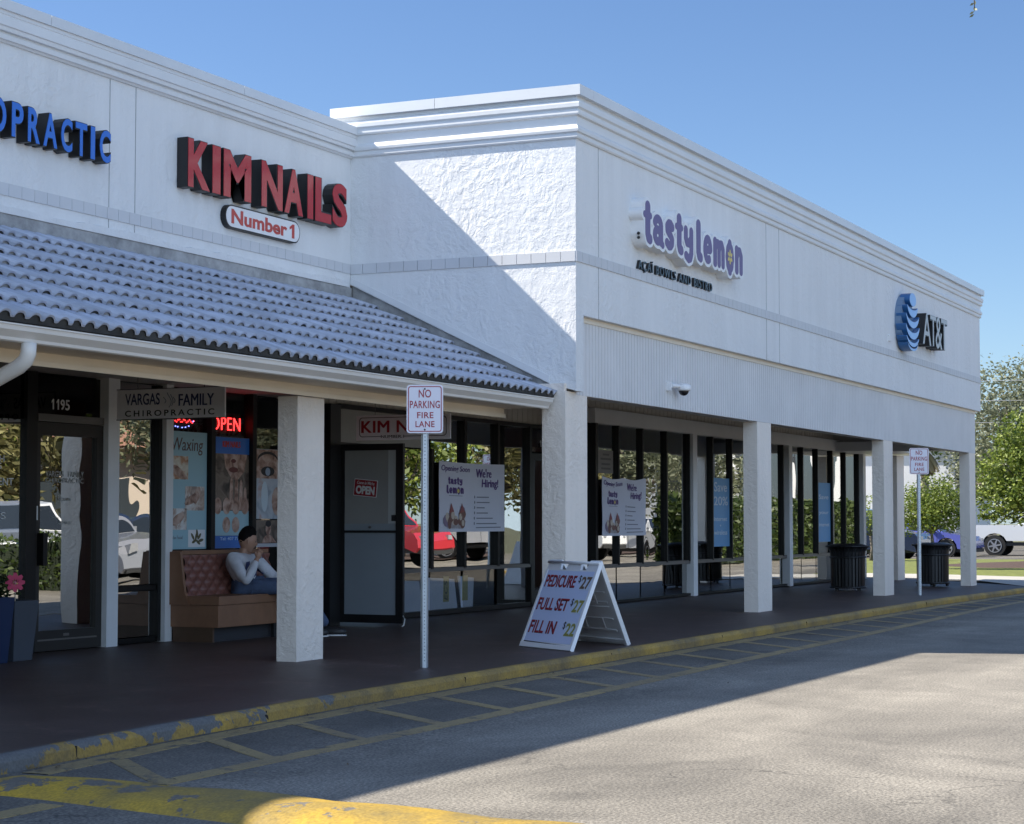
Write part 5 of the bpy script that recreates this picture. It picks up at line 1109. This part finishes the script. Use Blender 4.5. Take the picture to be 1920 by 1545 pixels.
mb.build('chest_print', NAVY, mn, norm=False)

# ------------------------------------------------------------------ trash cans
def trash(label, x, y, z, rot):
    t = thing('trash_can', label, 'trash can', (x, y, z), 'black slatted trash cans under the arcade', rot)
    MB().lathe((0, 0, .05), [(.27, 0), (.275, .02), (.27, .72), (.26, .74)], 28).build('liner', pm('black_liner', (.006, .006, .007), .5), t, local=True)
    sl_m = MB(); n = 30
    for k in range(n):
        a = 2 * math.pi * k / n; u = V3((-math.sin(a), math.cos(a), 0)); r_ = V3((math.cos(a), math.sin(a), 0)); w_ = .019
        pr = [(.30, .06), (.305, .62), (.315, .70), (.345, .76), (.375, .785)]
        for (r0, z0), (r1, z1) in zip(pr[:-1], pr[1:]):
            q = [r_ * r0 - u * w_ + V3((0, 0, z0)), r_ * r0 + u * w_ + V3((0, 0, z0)), r_ * r1 + u * w_ + V3((0, 0, z1)), r_ * r1 - u * w_ + V3((0, 0, z1))]; sl_m.face(q); sl_m.face([p_ - r_ * .008 for p_ in q][::-1])
    sl_m.build('slats', TRASHM, t, local=True, norm=False)
    for rr, zz, th in ((.306, .07, .018), (.308, .60, .018), (.378, .79, .016)):
        pts = [V3((rr * math.cos(a), rr * math.sin(a), zz)) for a in np.linspace(0, 2 * math.pi, 37)]; MB().tube(pts, th, 8).build('ring', TRASHM, t, local=True)
    MB().lathe((0, 0, .785), [(.375, 0), (.36, .018), (.22, .05), (.20, .05), (.2, .02)], 28).build('lid', TRASHM, t, local=True)
    for k in range(4): a = R(45 + 90 * k); MB().box(.27 * math.cos(a) - .02, .27 * math.cos(a) + .02, .27 * math.sin(a) - .02, .27 * math.sin(a) + .02, 0, .06).build('foot', TRASHM, t, local=True)
    return t
trash('nearer black slatted trash can standing left of the fourth column', 34.25, 9.42, .095, .2)
trash('farther black slatted trash can standing left of the last front column', 37.75, 8.72, .085, 1.1)

# ------------------------------------------------------------------ planters with pinwheel
def planter(label, x, y, m, h=.52, w0=.125, w1=.165):
    t = thing('planter', label, 'planter', (x, y, .118)); mb = MB()
    a = [mb.bm.verts.new((sx_ * w0, sy_ * w0, 0)) for sx_, sy_ in ((-1, -1), (1, -1), (1, 1), (-1, 1))]; b = [mb.bm.verts.new((sx_ * w1, sy_ * w1, h)) for sx_, sy_ in ((-1, -1), (1, -1), (1, 1), (-1, 1))]; c = [mb.bm.verts.new((sx_ * (w1 - .025), sy_ * (w1 - .025), h)) for sx_, sy_ in ((-1, -1), (1, -1), (1, 1), (-1, 1))]; d = [mb.bm.verts.new((v.co.x, v.co.y, h - .05)) for v in c]
    for k in range(4): k2 = (k + 1) % 4; mb.bm.faces.new((a[k], a[k2], b[k2], b[k])); mb.bm.faces.new((b[k], b[k2], c[k2], c[k])); mb.bm.faces.new((c[k], c[k2], d[k2], d[k]))
    mb.bm.faces.new(a[::-1]); mb.build('pot', m, t, local=True, norm=False); mb = MB(); mb.face([v for v in [(-w1 + .03, -w1 + .03, h - .05), (w1 - .03, -w1 + .03, h - .05), (w1 - .03, w1 - .03, h - .05), (-w1 + .03, w1 - .03, h - .05)]]); mb.build('soil', MULCH, t, local=True, norm=False); return t
planter('tapered dark grey planter beside the left door', 13.83, 11.27, pm('charcoal_pot', (.055, .065, .085), .5, var=.1))
planter('tapered dark blue planter cut by the left edge of the photo', 13.44, 11.22, pm('blue_pot', (.012, .026, .075), .35), .56)
def cards(name, pts, sizes, m, parent=None, asp=.45, up=.3):
    n = len(pts); P = np.asarray(pts, float); s = np.asarray(sizes, float)[:, None]
    d = rng.normal(size=(n, 3)); d[:, 2] = d[:, 2] * .6 - up * .3; d /= np.linalg.norm(d, axis=1)[:, None]
    e = rng.normal(size=(n, 3)); e -= (e * d).sum(1)[:, None] * d; e /= np.linalg.norm(e, axis=1)[:, None]
    v = np.stack([P - d * s, P + e * s * asp - d * s * .1, P + d * s, P - e * s * asp - d * s * .1], 1).reshape(-1, 3)
    if parent: v = v - np.array(wloc(parent))
    me = bpy.data.meshes.new(name); me.from_pydata(v.tolist(), [], [[4 * i, 4 * i + 1, 4 * i + 2, 4 * i + 3] for i in range(n)]); return obj(name, me, m, parent)
pl = thing('potted_plant', 'dark green spiky plant growing in the planters by the left door', 'plant', (13.6, 11.25, .6))
cards('foliage', [(13.62 + rng.normal(0, .10), 11.27 + rng.normal(0, .07), .66 + abs(rng.normal(0, .14))) for _ in range(160)], rng.uniform(.03, .07, 160), leafmat('dark_leaf', (.01, .02, .006), (.05, .075, .02)), pl, .25)
pw = thing('pinwheel', 'pink petal pinwheel on a stick in the planter', 'pinwheel', (13.74, 11.17, .6)); f = Fr((13.735, 11.16, .80), (.54, -.84, 0), (0, 0, 1)); MB().tube([(13.75, 11.17, .56), (13.74, 11.165, .80)], .005, 6).build('stick', pm('pale_stick', (.5, .42, .32), .6), pw)
for k in range(8):
    t = R(45 * k); q = [(.012, -.004), (.05, -.026), (.082, -.012), (.085, .012), (.05, .022)]; MB().prism([(a * math.cos(t) - b * math.sin(t), a * math.sin(t) + b * math.cos(t)) for a, b in q], f, .002 * (k % 2), .002 * (k % 2) + .0015).build('petal', pm('pink_petal', (.62, .05, .14), .5), pw)
MB().ball(f(0, 0, .006), .012, 8, 6).build('hub', pm('pink_hub', (.7, .25, .35), .5), pw)

# ------------------------------------------------------------------ trees and hedges
def tree(name, label, cat, base, trunk, blobs, n, size, leaf, group=None, seed=0, clump=.28, lean=(0, 0)):
    r_ = np.random.default_rng(seed); t = thing(name, label, cat, base, group); b = Vector(base)
    mb = MB(); top = b + Vector((lean[0], lean[1], trunk[0])); mb.tube([b - Vector((0, 0, .1)), b.lerp(top, .5) + Vector((.05, -.04, 0)), top], [trunk[1] * 1.3, trunk[1], trunk[1] * .75], 9)
    for (cx, cy, cz, rx, rz) in blobs:
        e = b + Vector((cx, cy, cz)); mid = top.lerp(e, .5) + Vector((r_.uniform(-.2, .2), r_.uniform(-.2, .2), r_.uniform(-.1, .2))) * rx; mb.tube([top, mid, e], [trunk[1] * .55, trunk[1] * .35, trunk[1] * .12], 6)
        for _k in range(3): q = e + Vector(r_.normal(0, .45, 3)) * rx; mb.tube([mid, (mid + q) / 2 + Vector(r_.normal(0, .1, 3)) * rx, q], [trunk[1] * .25, trunk[1] * .15, trunk[1] * .05], 5)
    mb.build('trunk', BARK, t)
    vol = np.array([q[3] ** 2 * q[4] for q in blobs]); cnt = (vol / vol.sum() * n).astype(int); P = []
    for (cx, cy, cz, rx, rz), c_ in zip(blobs, cnt):
        k = max(4, c_ // 26); cc = r_.normal(size=(k, 3)); cc /= np.linalg.norm(cc, axis=1)[:, None]; cc *= (r_.uniform(.45, 1.05, k) ** .5)[:, None]
        cc = cc * np.array([rx, rx, rz]) + np.array([cx, cy, cz]) + np.array(base)
        q = np.repeat(cc, 26, 0) + r_.normal(size=(k * 26, 3)) * clump * rx * np.array([1, 1, .7]); P.append(q)
    P = np.concatenate(P); P = P[P[:, 2] > base[2] + .3]; cards('crown', P, r_.uniform(.6, 1.3, len(P)) * size, leaf, t); return t
tree('shrub_tree', 'small round leafy tree with twisted pale trunk on the grass beyond the arcade', 'tree', (52, 12.03, .06), (.95, .05), [(0, .45, 1.55, .62, .50), (0, -.35, 1.65, .60, .55), (.3, .05, 1.95, .6, .48), (-.2, -.1, 1.45, .55, .4), (.2, .6, 1.3, .4, .35), (0, -.65, 1.3, .38, .35)], 9500, .045, LEAF_A, seed=3, clump=.22)
tree('shade_tree', 'leafy green tree with leaning dark trunk at the right edge', 'tree', (57.5, 10.35, .1), (1.3, .09), [(0, .9, 1.9, .75, .7), (0, .3, 2.4, .9, .8), (0, .75, 2.75, .75, .65), (0, -.3, 3.2, 1.1, .8), (.1, .2, 3.7, .85, .65), (0, -1.1, 2.6, 1.1, .9), (0, 1.35, 1.7, .45, .45), (-.3, -.1, 2.0, .8, .7), (0, -1.2, 3.6, 1., .7), (0, .1, 1.65, .9, .5)], 17000, .072, LEAF_A, seed=8, clump=.16, lean=(0, -.5))
tree('oak_tree', 'tall hazy grey green oak rising far behind the building', 'tree', (108, 19.5, 0), (3.2, .35), [(0, 1.5, 8.2, 2.4, 1.7), (0, -1.2, 8.8, 2.6, 1.5), (0, 0, 6.6, 3.0, 2.0), (0, 2.0, 5.4, 2.2, 1.8), (0, -3, 6.5, 2.8, 2.2), (0, .6, 4.0, 2.6, 1.4), (0, -4.5, 8.2, 2.4, 1.6), (0, 3.2, 3.3, 1.7, 1.2), (2, 1, 6, 3, 2.4), (2, -2, 4.6, 3, 2)], 26000, .12, LEAF_B, seed=5, clump=.24)
tree('oak_tree', 'dark oak behind the far white building', 'tree', (118, 25.2, 0), (2.5, .3), [(0, 0, 5, 2.2, 1.6), (0, 1.2, 3.6, 1.6, 1.2), (0, -1.4, 4, 1.8, 1.6)], 3500, .17, LEAF_H, seed=15, clump=.22)
tree('shrub_tree', 'light green shrub seen between the last window post and the fourth column', 'tree', (62, 16.3, .06), (.8, .05), [(0, 0, 1.5, .7, .55), (0, .8, 1.4, .6, .5), (.2, -.5, 1.3, .5, .4)], 2600, .05, LEAF_A, seed=21, clump=.24)
pt_ = thing('palm_tree', 'palm with hanging dead fronds before the far white building', 'palm tree', (88, 20.6, 0)); MB().tube([(88, 20.6, -.1), (88.05, 20.65, 2.2), (88, 20.6, 4.4)], [.22, .17, .19], 10).build('trunk', BARK, pt_)
def fronds(n, dz, m, name, seed, ln):
    r_ = random.Random(seed); bm = bmesh.new()
    for k in range(n):
        a = r_.uniform(0, 6.283); d = V3((math.cos(a), math.sin(a), 0)); el = r_.uniform(*dz); p_ = V3((88, 20.6, 4.5)); v = d * math.cos(el) + V3((0, 0, math.sin(el))); pv = None; L_ = ln * r_.uniform(.7, 1.1)
        for i in range(6):
            sd2 = v.cross(V3((0, 0, 1))); sd2 = sd2.normalized() if sd2.length > .01 else V3((1, 0, 0)); w_ = .16 * math.sin(math.pi * (i + .5) / 6.5); c_ = [bm.verts.new(p_ - sd2 * w_ - V3((0, 0, w_ * .6))), bm.verts.new(p_), bm.verts.new(p_ + sd2 * w_ - V3((0, 0, w_ * .6)))]
            if pv: bm.faces.new((pv[0], pv[1], c_[1], c_[0])); bm.faces.new((pv[1], pv[2], c_[2], c_[1]))
            pv = c_; p_ = p_ + v * L_ / 6; v = (v + V3((0, 0, -.28))).normalized()
    bmesh.ops.translate(bm, verts=bm.verts[:], vec=-pt_.location); me = bpy.data.meshes.new(name); bm.to_mesh(me); bm.free(); obj(name, me, m, pt_)
fronds(90, (-1.4, -.55), PALMD, 'dead_fronds', 4, 1.35); fronds(22, (.5, 1.3), PALMG, 'crown', 6, 1.7)
# twig hanging into the top right corner
tw = thing('leafy_twig', 'small leafy twig hanging into the sky at the top right', 'twig', (11.02, 2.27, 4.18)); MB().tube([(11.0, 2.28, 4.9), (11.03, 2.26, 4.5), (11.0, 2.27, 4.28), (11.0, 2.268, 4.20)], [.010, .006, .004, .0025], 6).build('stem', BARK, tw)
def twleaf():
    bm = bmesh.new(); r_ = random.Random(3)
    for k in range(44):
        z = 4.17 + .016 * k * 1.0; c = V3((11.0 + .0 * k, 2.269, z)); a = r_.uniform(0, 6.28); d = V3((math.cos(a) * .55, math.sin(a), -.55)).normalized() * r_.uniform(.026, .042); s_ = d.cross(V3((.9, .3, .2))).normalized() * .007
        bm.faces.new([bm.verts.new(c + q) for q in (V3((0, 0, 0)), d * .5 + s_, d, d * .5 - s_)])
    bmesh.ops.translate(bm, verts=bm.verts[:], vec=-tw.location); me = bpy.data.meshes.new('leaves'); bm.to_mesh(me); bm.free(); obj('leaves', me, LEAF_B, tw)
twleaf()
# far building and wires
fb = thing('far_building', 'pale building far beyond the grass, seen through the arcade', 'building', (116, 29, 0)); CW = pm('pale_wall', (.62, .63, .64), .7, var=.05, vscale=.4)
MB().box(116, 126, 25.4, 40, -.1, 5.6).build('wall', CW, fb); MB().box(115.7, 126.2, 25.2, 40.2, 5.6, 6.0).build('parapet', TRIM, fb)
MB().box(115.93, 116.02, 27.0, 27.9, 2.35, 2.75).build('window', pm('window_sky_blue', (.12, .2, .36), .15), fb)
MB().box(115.9, 116.0, 26.6, 28.0, 1.95, 2.35).build('awning', pm('terracotta_awning', (.33, .10, .05), .7), fb)
MB().box(115.93, 116.02, 31.2, 32.2, 1.2, 4.6).build('window', pm('dark_window', (.04, .05, .06), .15), fb)
for z in (4.7 * 1.5, 6.0, 8.0):
    mb = MB(); mb.tube([(95, 40, z + .3), (95, 17, z), (95, -6, z + .3)], .011, 5); tag(mb.build('power_line', pm('cable_grey', (.35, .36, .38), .6)), {7.05: 'middle thin overhead cable crossing before the oak', 6.0: 'lowest thin overhead cable crossing before the oak', 8.0: 'topmost thin overhead cable crossing before the oak'}[round(z, 2)], 'cable', 'overhead cables by the oak')

# ------------------------------------------------------------------ cars
def car(label, x, y, rz, kind, paint, group=None, z=0.):
    t = thing('parked_car', label, 'car', (x, y, z), group, rz)
    P = {'sedan': dict(L=4.6, W=1.8, h=.92, roof=1.43, cab=(-1.55, -.75, .55, 1.25), wr=.33, wb=2.7, low=.22), 'suv': dict(L=4.7, W=1.9, h=1.08, roof=1.75, cab=(-2.15, -1.95, .45, 1.15), wr=.37, wb=2.75, low=.28), 'pickup': dict(L=5.7, W=2.0, h=1.18, roof=1.92, cab=(-.9, -.75, 1.0, 1.65), wr=.40, wb=3.5, low=.42)}[kind]
    L_, W_, h, wr, wb = P['L'] / 2, P['W'] / 2, P['h'], P['wr'], P['wb'] / 2; low = P['low']
    prof = [(-L_, low + .12), (-wb - wr * 1.22, low)]
    def arch(cx): return [(cx + wr * 1.2 * math.cos(a), wr + wr * 1.2 * math.sin(a)) for a in np.linspace(math.pi, 0, 9) if wr + wr * 1.2 * math.sin(a) > low]
    prof += arch(-wb) + arch(wb) + [(L_ - .12, low), (L_, low + .14), (L_ - .02, h * .66), (L_ - .18, h * .84), (P['cab'][3], h), (-L_ + .12, h * 1.0 if kind != 'sedan' else h), (-L_ + .02, h * .9)]
    f = Fr((0, 0, 0), (1, 0, 0), (0, 0, 1)); mb = MB(); mb.prism(prof, f, -W_, W_); mb.build('body', paint, t, local=True, bevel=.05)
    a0, a1, a2, a3 = P['cab']; rf = P['roof']; wi = .16
    def ring(z, x0, x1, w): return [(x0, -w, z), (x1, -w, z), (x1, w, z), (x0, w, z)]
    mb = MB(); r0 = [mb.bm.verts.new(q) for q in ring(h - .03, a0, a3, W_ - .07)]; r1 = [mb.bm.verts.new(q) for q in ring(rf - .05, a1, a2, W_ - .07 - wi)]; r2 = [mb.bm.verts.new(q) for q in ring(rf, a1 + .15, a2 - .2, W_ - .2 - wi)]
    for q0, q1 in ((r0, r1), (r1, r2)):
        for k in range(4): mb.bm.faces.new((q0[k], q0[(k + 1) % 4], q1[(k + 1) % 4], q1[k]))
    mb.bm.faces.new(r2); mb.build('cabin', paint, t, local=True, bevel=.02)
    gm = pm('car_glass', (.02, .025, .03), .05)
    def lerp4(p0, p1, p2, p3, m_, o_): 
        c = (p0 + p1 + p2 + p3) / 4; n_ = (p1 - p0).cross(p3 - p0).normalized(); return [c + (q - c) * m_ + n_ * o_ for q in (p0, p1, p2, p3)]
    V0 = [V3(q) for q in ring(h - .03, a0, a3, W_ - .07)]; V1 = [V3(q) for q in ring(rf - .05, a1, a2, W_ - .07 - wi)]
    for k, nm in ((0, 'side_window'), (2, 'side_window'), (1, 'windscreen'), (3, 'rear_window')):
        p0, p1, p2, p3 = V0[k], V0[(k + 1) % 4], V1[(k + 1) % 4], V1[k]
        if nm == 'side_window':
            for s0, s1 in ((.08, .47), (.52, .90)):
                A_1, B_1 = p0.lerp(p1, s0), p0.lerp(p1, s1); A_2, B_2 = p3.lerp(p2, s0), p3.lerp(p2, s1); mb = MB(); mb.face(lerp4(A_1.lerp(A_2, .18), B_1.lerp(B_2, .18), B_1.lerp(B_2, .92), A_1.lerp(A_2, .92), 1., .012)); mb.build(nm, gm, t, local=True, norm=False)
        else: mb = MB(); mb.face(lerp4(p0, p1, p2, p3, .86, .012)); mb.build(nm, gm, t, local=True, norm=False)
    tm = pm('tyre_rubber', (.015, .015, .015), .8); rm = pm('alloy_rim', (.45, .46, .48), .3, metal=.6)
    for sx_ in (-wb, wb):
        for sy_ in (-1, 1):
            yo = sy_ * (W_ - .10); fy = Fr((sx_, yo, wr), (1, 0, 0), (0, 0, 1)); w_ = MB(); w_.prism(ell(0, 0, wr, wr, 26), fy, -.10, .10); w_ = w_.build('wheel', tm, t, local=True, bevel=.02)
            s = MB(); fo = Fr((sx_, yo - (-sy_) * 0, wr), (1, 0, 0), (0, 0, 1)); d0 = -sy_ * .085; d1 = -sy_ * .112; lo_, hi_ = min(d0, d1), max(d0, d1)
            ro = ell(0, 0, wr * .66, wr * .66, 26); ri = ell(0, 0, wr * .58, wr * .58, 26)
            for k in range(26): s.prism([ro[k], ro[(k + 1) % 26], ri[(k + 1) % 26], ri[k]], fo, lo_, hi_)
            for k in range(6): a = R(60 * k + 10); ca, sa = math.cos(a), math.sin(a); s.prism([(q0 * ca - q1 * sa, q0 * sa + q1 * ca) for q0, q1 in ((.03, -.035), (wr * .6, -.022), (wr * .6, .022), (.03, .035))], fo, lo_, hi_)
            s.prism(ell(0, 0, .05, .05, 12), fo, lo_ - .001, hi_ + .001); s.build('rim', rm, w_, local=True)
    for sy_ in (-1, 1):
        MB().box(L_ - .10, L_ + .005, sy_ * W_ * .70 - .13, sy_ * W_ * .70 + .13, h * .66, h * .76).build('headlight', pm('lamp_clear', (.30, .31, .33), .1), t, local=True); MB().box(-L_ - .005, -L_ + .1, sy_ * W_ * .75 - .14, sy_ * W_ * .75 + .14, h * .68, h * .88).build('tail_light', pm('lamp_red', (.35, .02, .02), .2), t, local=True)
        MB().box(a3 - .45, a3 - .28, sy_ * (W_ + .09) - .08, sy_ * (W_ + .09) + .08, h + .0, h + .14).build('mirror', paint, t, local=True, bevel=.02)
    MB().box(-L_ - .02, L_ + .02, -W_ + .12, W_ - .12, low - .02, low + .10).build('bumper', pm('black_plastic', (.03, .03, .03), .6), t, local=True)
    mb = MB(); 
    for xx in (a1 + .25, (a1 + a3) / 2, a3 - .25):
        for sy_ in (-1, 1): mb.box(xx, xx + .012, sy_ * W_ - .003, sy_ * W_ + .003, low + .1, h - .05)
    mb.build('door_gap', INK, t, local=True)
    return t
PW = pm('white_car_paint', (.72, .73, .74), .22, coat=.8); PV = pm('violet_blue_car_paint', (.11, .13, .42), .25, coat=.8); PG = pm('grey_car_paint', (.25, .26, .29), .25, coat=.8); PR = pm('red_car_paint', (.42, .03, .04), .22, coat=.8); PD = pm('dark_blue_car_paint', (.02, .03, .07), .2, coat=.8)
car('violet blue sedan parked beyond the grass, seen between the columns', 73, 17.45, R(-92), 'sedan', PV)
car('white pickup truck parked beyond the trees at the right edge', 76.5, 13.35, R(-88), 'pickup', PW)
car('dark blue car just visible past the last shop window', 66.5, 17.9, R(-90), 'suv', PD)
car('white hatchback parked behind the dark blue car', 71, 20.6, R(-90), 'sedan', PW)
# cars, trees, hedge and shops across the lot: they face the shop windows and show in their glass
car('silver grey suv mirrored in the glass of the left door', 36.0, -4.3, R(95), 'suv', PG)
car('black sedan mirrored behind the grey suv', 42, -6.5, R(95), 'sedan', PD)
car('white suv mirrored in the leftmost window', 31.0, -4.6, R(95), 'suv', PW)
car('red pickup mirrored in the pane beside the salon door', 51.0, -5.5, R(95), 'pickup', PR)
car('white pickup mirrored in the panes near the juice bar door', 62.5, -6.0, R(95), 'pickup', PW)
car('white sedan mirrored between banner and juice bar door', 70, -5.5, R(95), 'sedan', PW)
car('white suv mirrored over the hedge in the far windows', 96, -5, R(92), 'suv', PW)
car('white sedan mirrored over the hedge in the farthest windows', 88, -4.4, R(92), 'sedan', PW)
def hedge(label, x0, x1, y0, y1, h, n, size):
    t = thing('clipped_hedge', label, 'hedge', ((x0 + x1) / 2, (y0 + y1) / 2, 0)); r_ = np.random.default_rng(int(x0)); P = []
    for k in range(n):
        x = r_.uniform(x0, x1); s_ = r_.integers(0, 4); hh = h * (1 + .08 * math.sin(x * 1.7))
        if s_ < 2: q = (x, y1 + r_.normal(0, .06), r_.uniform(.05, hh))
        elif s_ == 2: q = (x, r_.uniform(y0, y1), hh + r_.normal(0, .06))
        else: q = (x0 + r_.normal(0, .06) if r_.random() < .3 else x, r_.uniform(y0, y1), r_.uniform(.1, hh))
        P.append(q)
    cards('foliage', P, r_.uniform(.6, 1.3, n) * size, LEAF_H, t, .55); MB().box(x0 + .08, x1 - .08, y0 + .1, y1 - .1, 0, h * .93).build('core', pm('hedge_core', (.012, .02, .008), .9), t)
hedge('long clipped hedge mirrored in the windows of the far shop', 56, 92, .6, 1.9, 1.9, 15000, .10)
hedge('low hedge mirrored in the leftmost window', 26, 33.5, -2.9, -2.0, .95, 2600, .06)
TRL = ((41, -12, 5.8), (49, -9.5, 6.5), (56, -9.8, 6), (63, -10.5, 7), (70, -9.5, 6.2), (80, -10, 7), (55, -15, 9), (45, -14, 7), (66, -15, 8), (87, -9, 6.5), (-18, -10, 7), (-27, -15, 7.5))
for i, (x, y, hh) in enumerate(TRL):
    lab = ('oak mirrored beside the clinic door with a dense crown', 'oak mirrored in the panes by the salon door', 'oak with pale trunk mirrored left of the smooth banner', 'oak mirrored right of the smooth banner', 'oak mirrored beside the second big column', 'oak mirrored above the hedge in the far windows', 'tallest oak mirrored behind the others', 'oak mirrored behind the grey suv', 'broad oak mirrored behind the middle of the row', 'tan oak mirrored before the white office block', 'nearer of two oaks mirrored twice in the glazed corner by the juice bar door', 'farther of two oaks mirrored twice in the glazed corner by the juice bar door')[i]
    tree('lot_tree', lab, 'tree', (x, y, 0), (hh * .32, .17), [(0, 0, hh * .72, hh * .32, hh * .26), (hh * .25, .3, hh * .6, hh * .24, hh * .2), (-hh * .25, -.2, hh * .6, hh * .25, hh * .2), (0, hh * .2, hh * .45, hh * .24, hh * .17), (hh * .1, hh * .1, hh * .36, hh * .2, hh * .12)], 5200, .14, (LEAF_T, LEAF_B, LEAF_T, LEAF_A)[i % 4], 'oaks across the parking lot', 40 + i, .26)
sheet('mulch_island', MULCH, [34, 50, 66, 84], [-13, -9, -3.2 - 4.2], lambda x, y: .05 if y > -12 else .02)
ob = thing('shop_row', 'cream shop row with red tiled roof across the lot, mirrored in the left door', 'building', (60, -24, 0)); CRW = pm('cream_wall', (.58, .50, .42), .8, var=.08, vscale=.6)
MB().box(38, 84, -34, -22, 0, 4.2).build('wall', CRW, ob)
mb = MB(); mb.prism([(20.9, 4.0), (28, 7.2), (34.5, 4.0)], Fr((36, 0, 0), (0, -1, 0), (0, 0, 1)), -50, 0)
mb.build('roof', pm('red_roof', (.36, .19, .13), .85, var=.3, vscale=1.2), ob)
for k in range(9): x = 40 + 4.8 * k; MB().box(x, x + 3.2, -22.02, -21.9, .3, 2.9).build('window', pm('dark_window', (.04, .05, .06), .15), ob)
wb_ = thing('office_block', 'white block with dark openings across the lot, mirrored in the far windows', 'building', (118, -14, 0)); MB().box(102, 150, -24, -13, 0, 8).build('wall', CW, wb_)
for k in range(2): MB().box(101.9, 102.02, -18.5 - 4.5 * k + 2, -15.5 - 4.5 * k + 2, 1.2, 5.8).build('window', MATS['dark_window'], wb_)
for k in range(8): x = 104.5 + 5.4 * k; MB().box(x, x + 3.4, -13.02, -12.9, 1.2, 6.2).build('window', MATS['dark_window'], wb_)
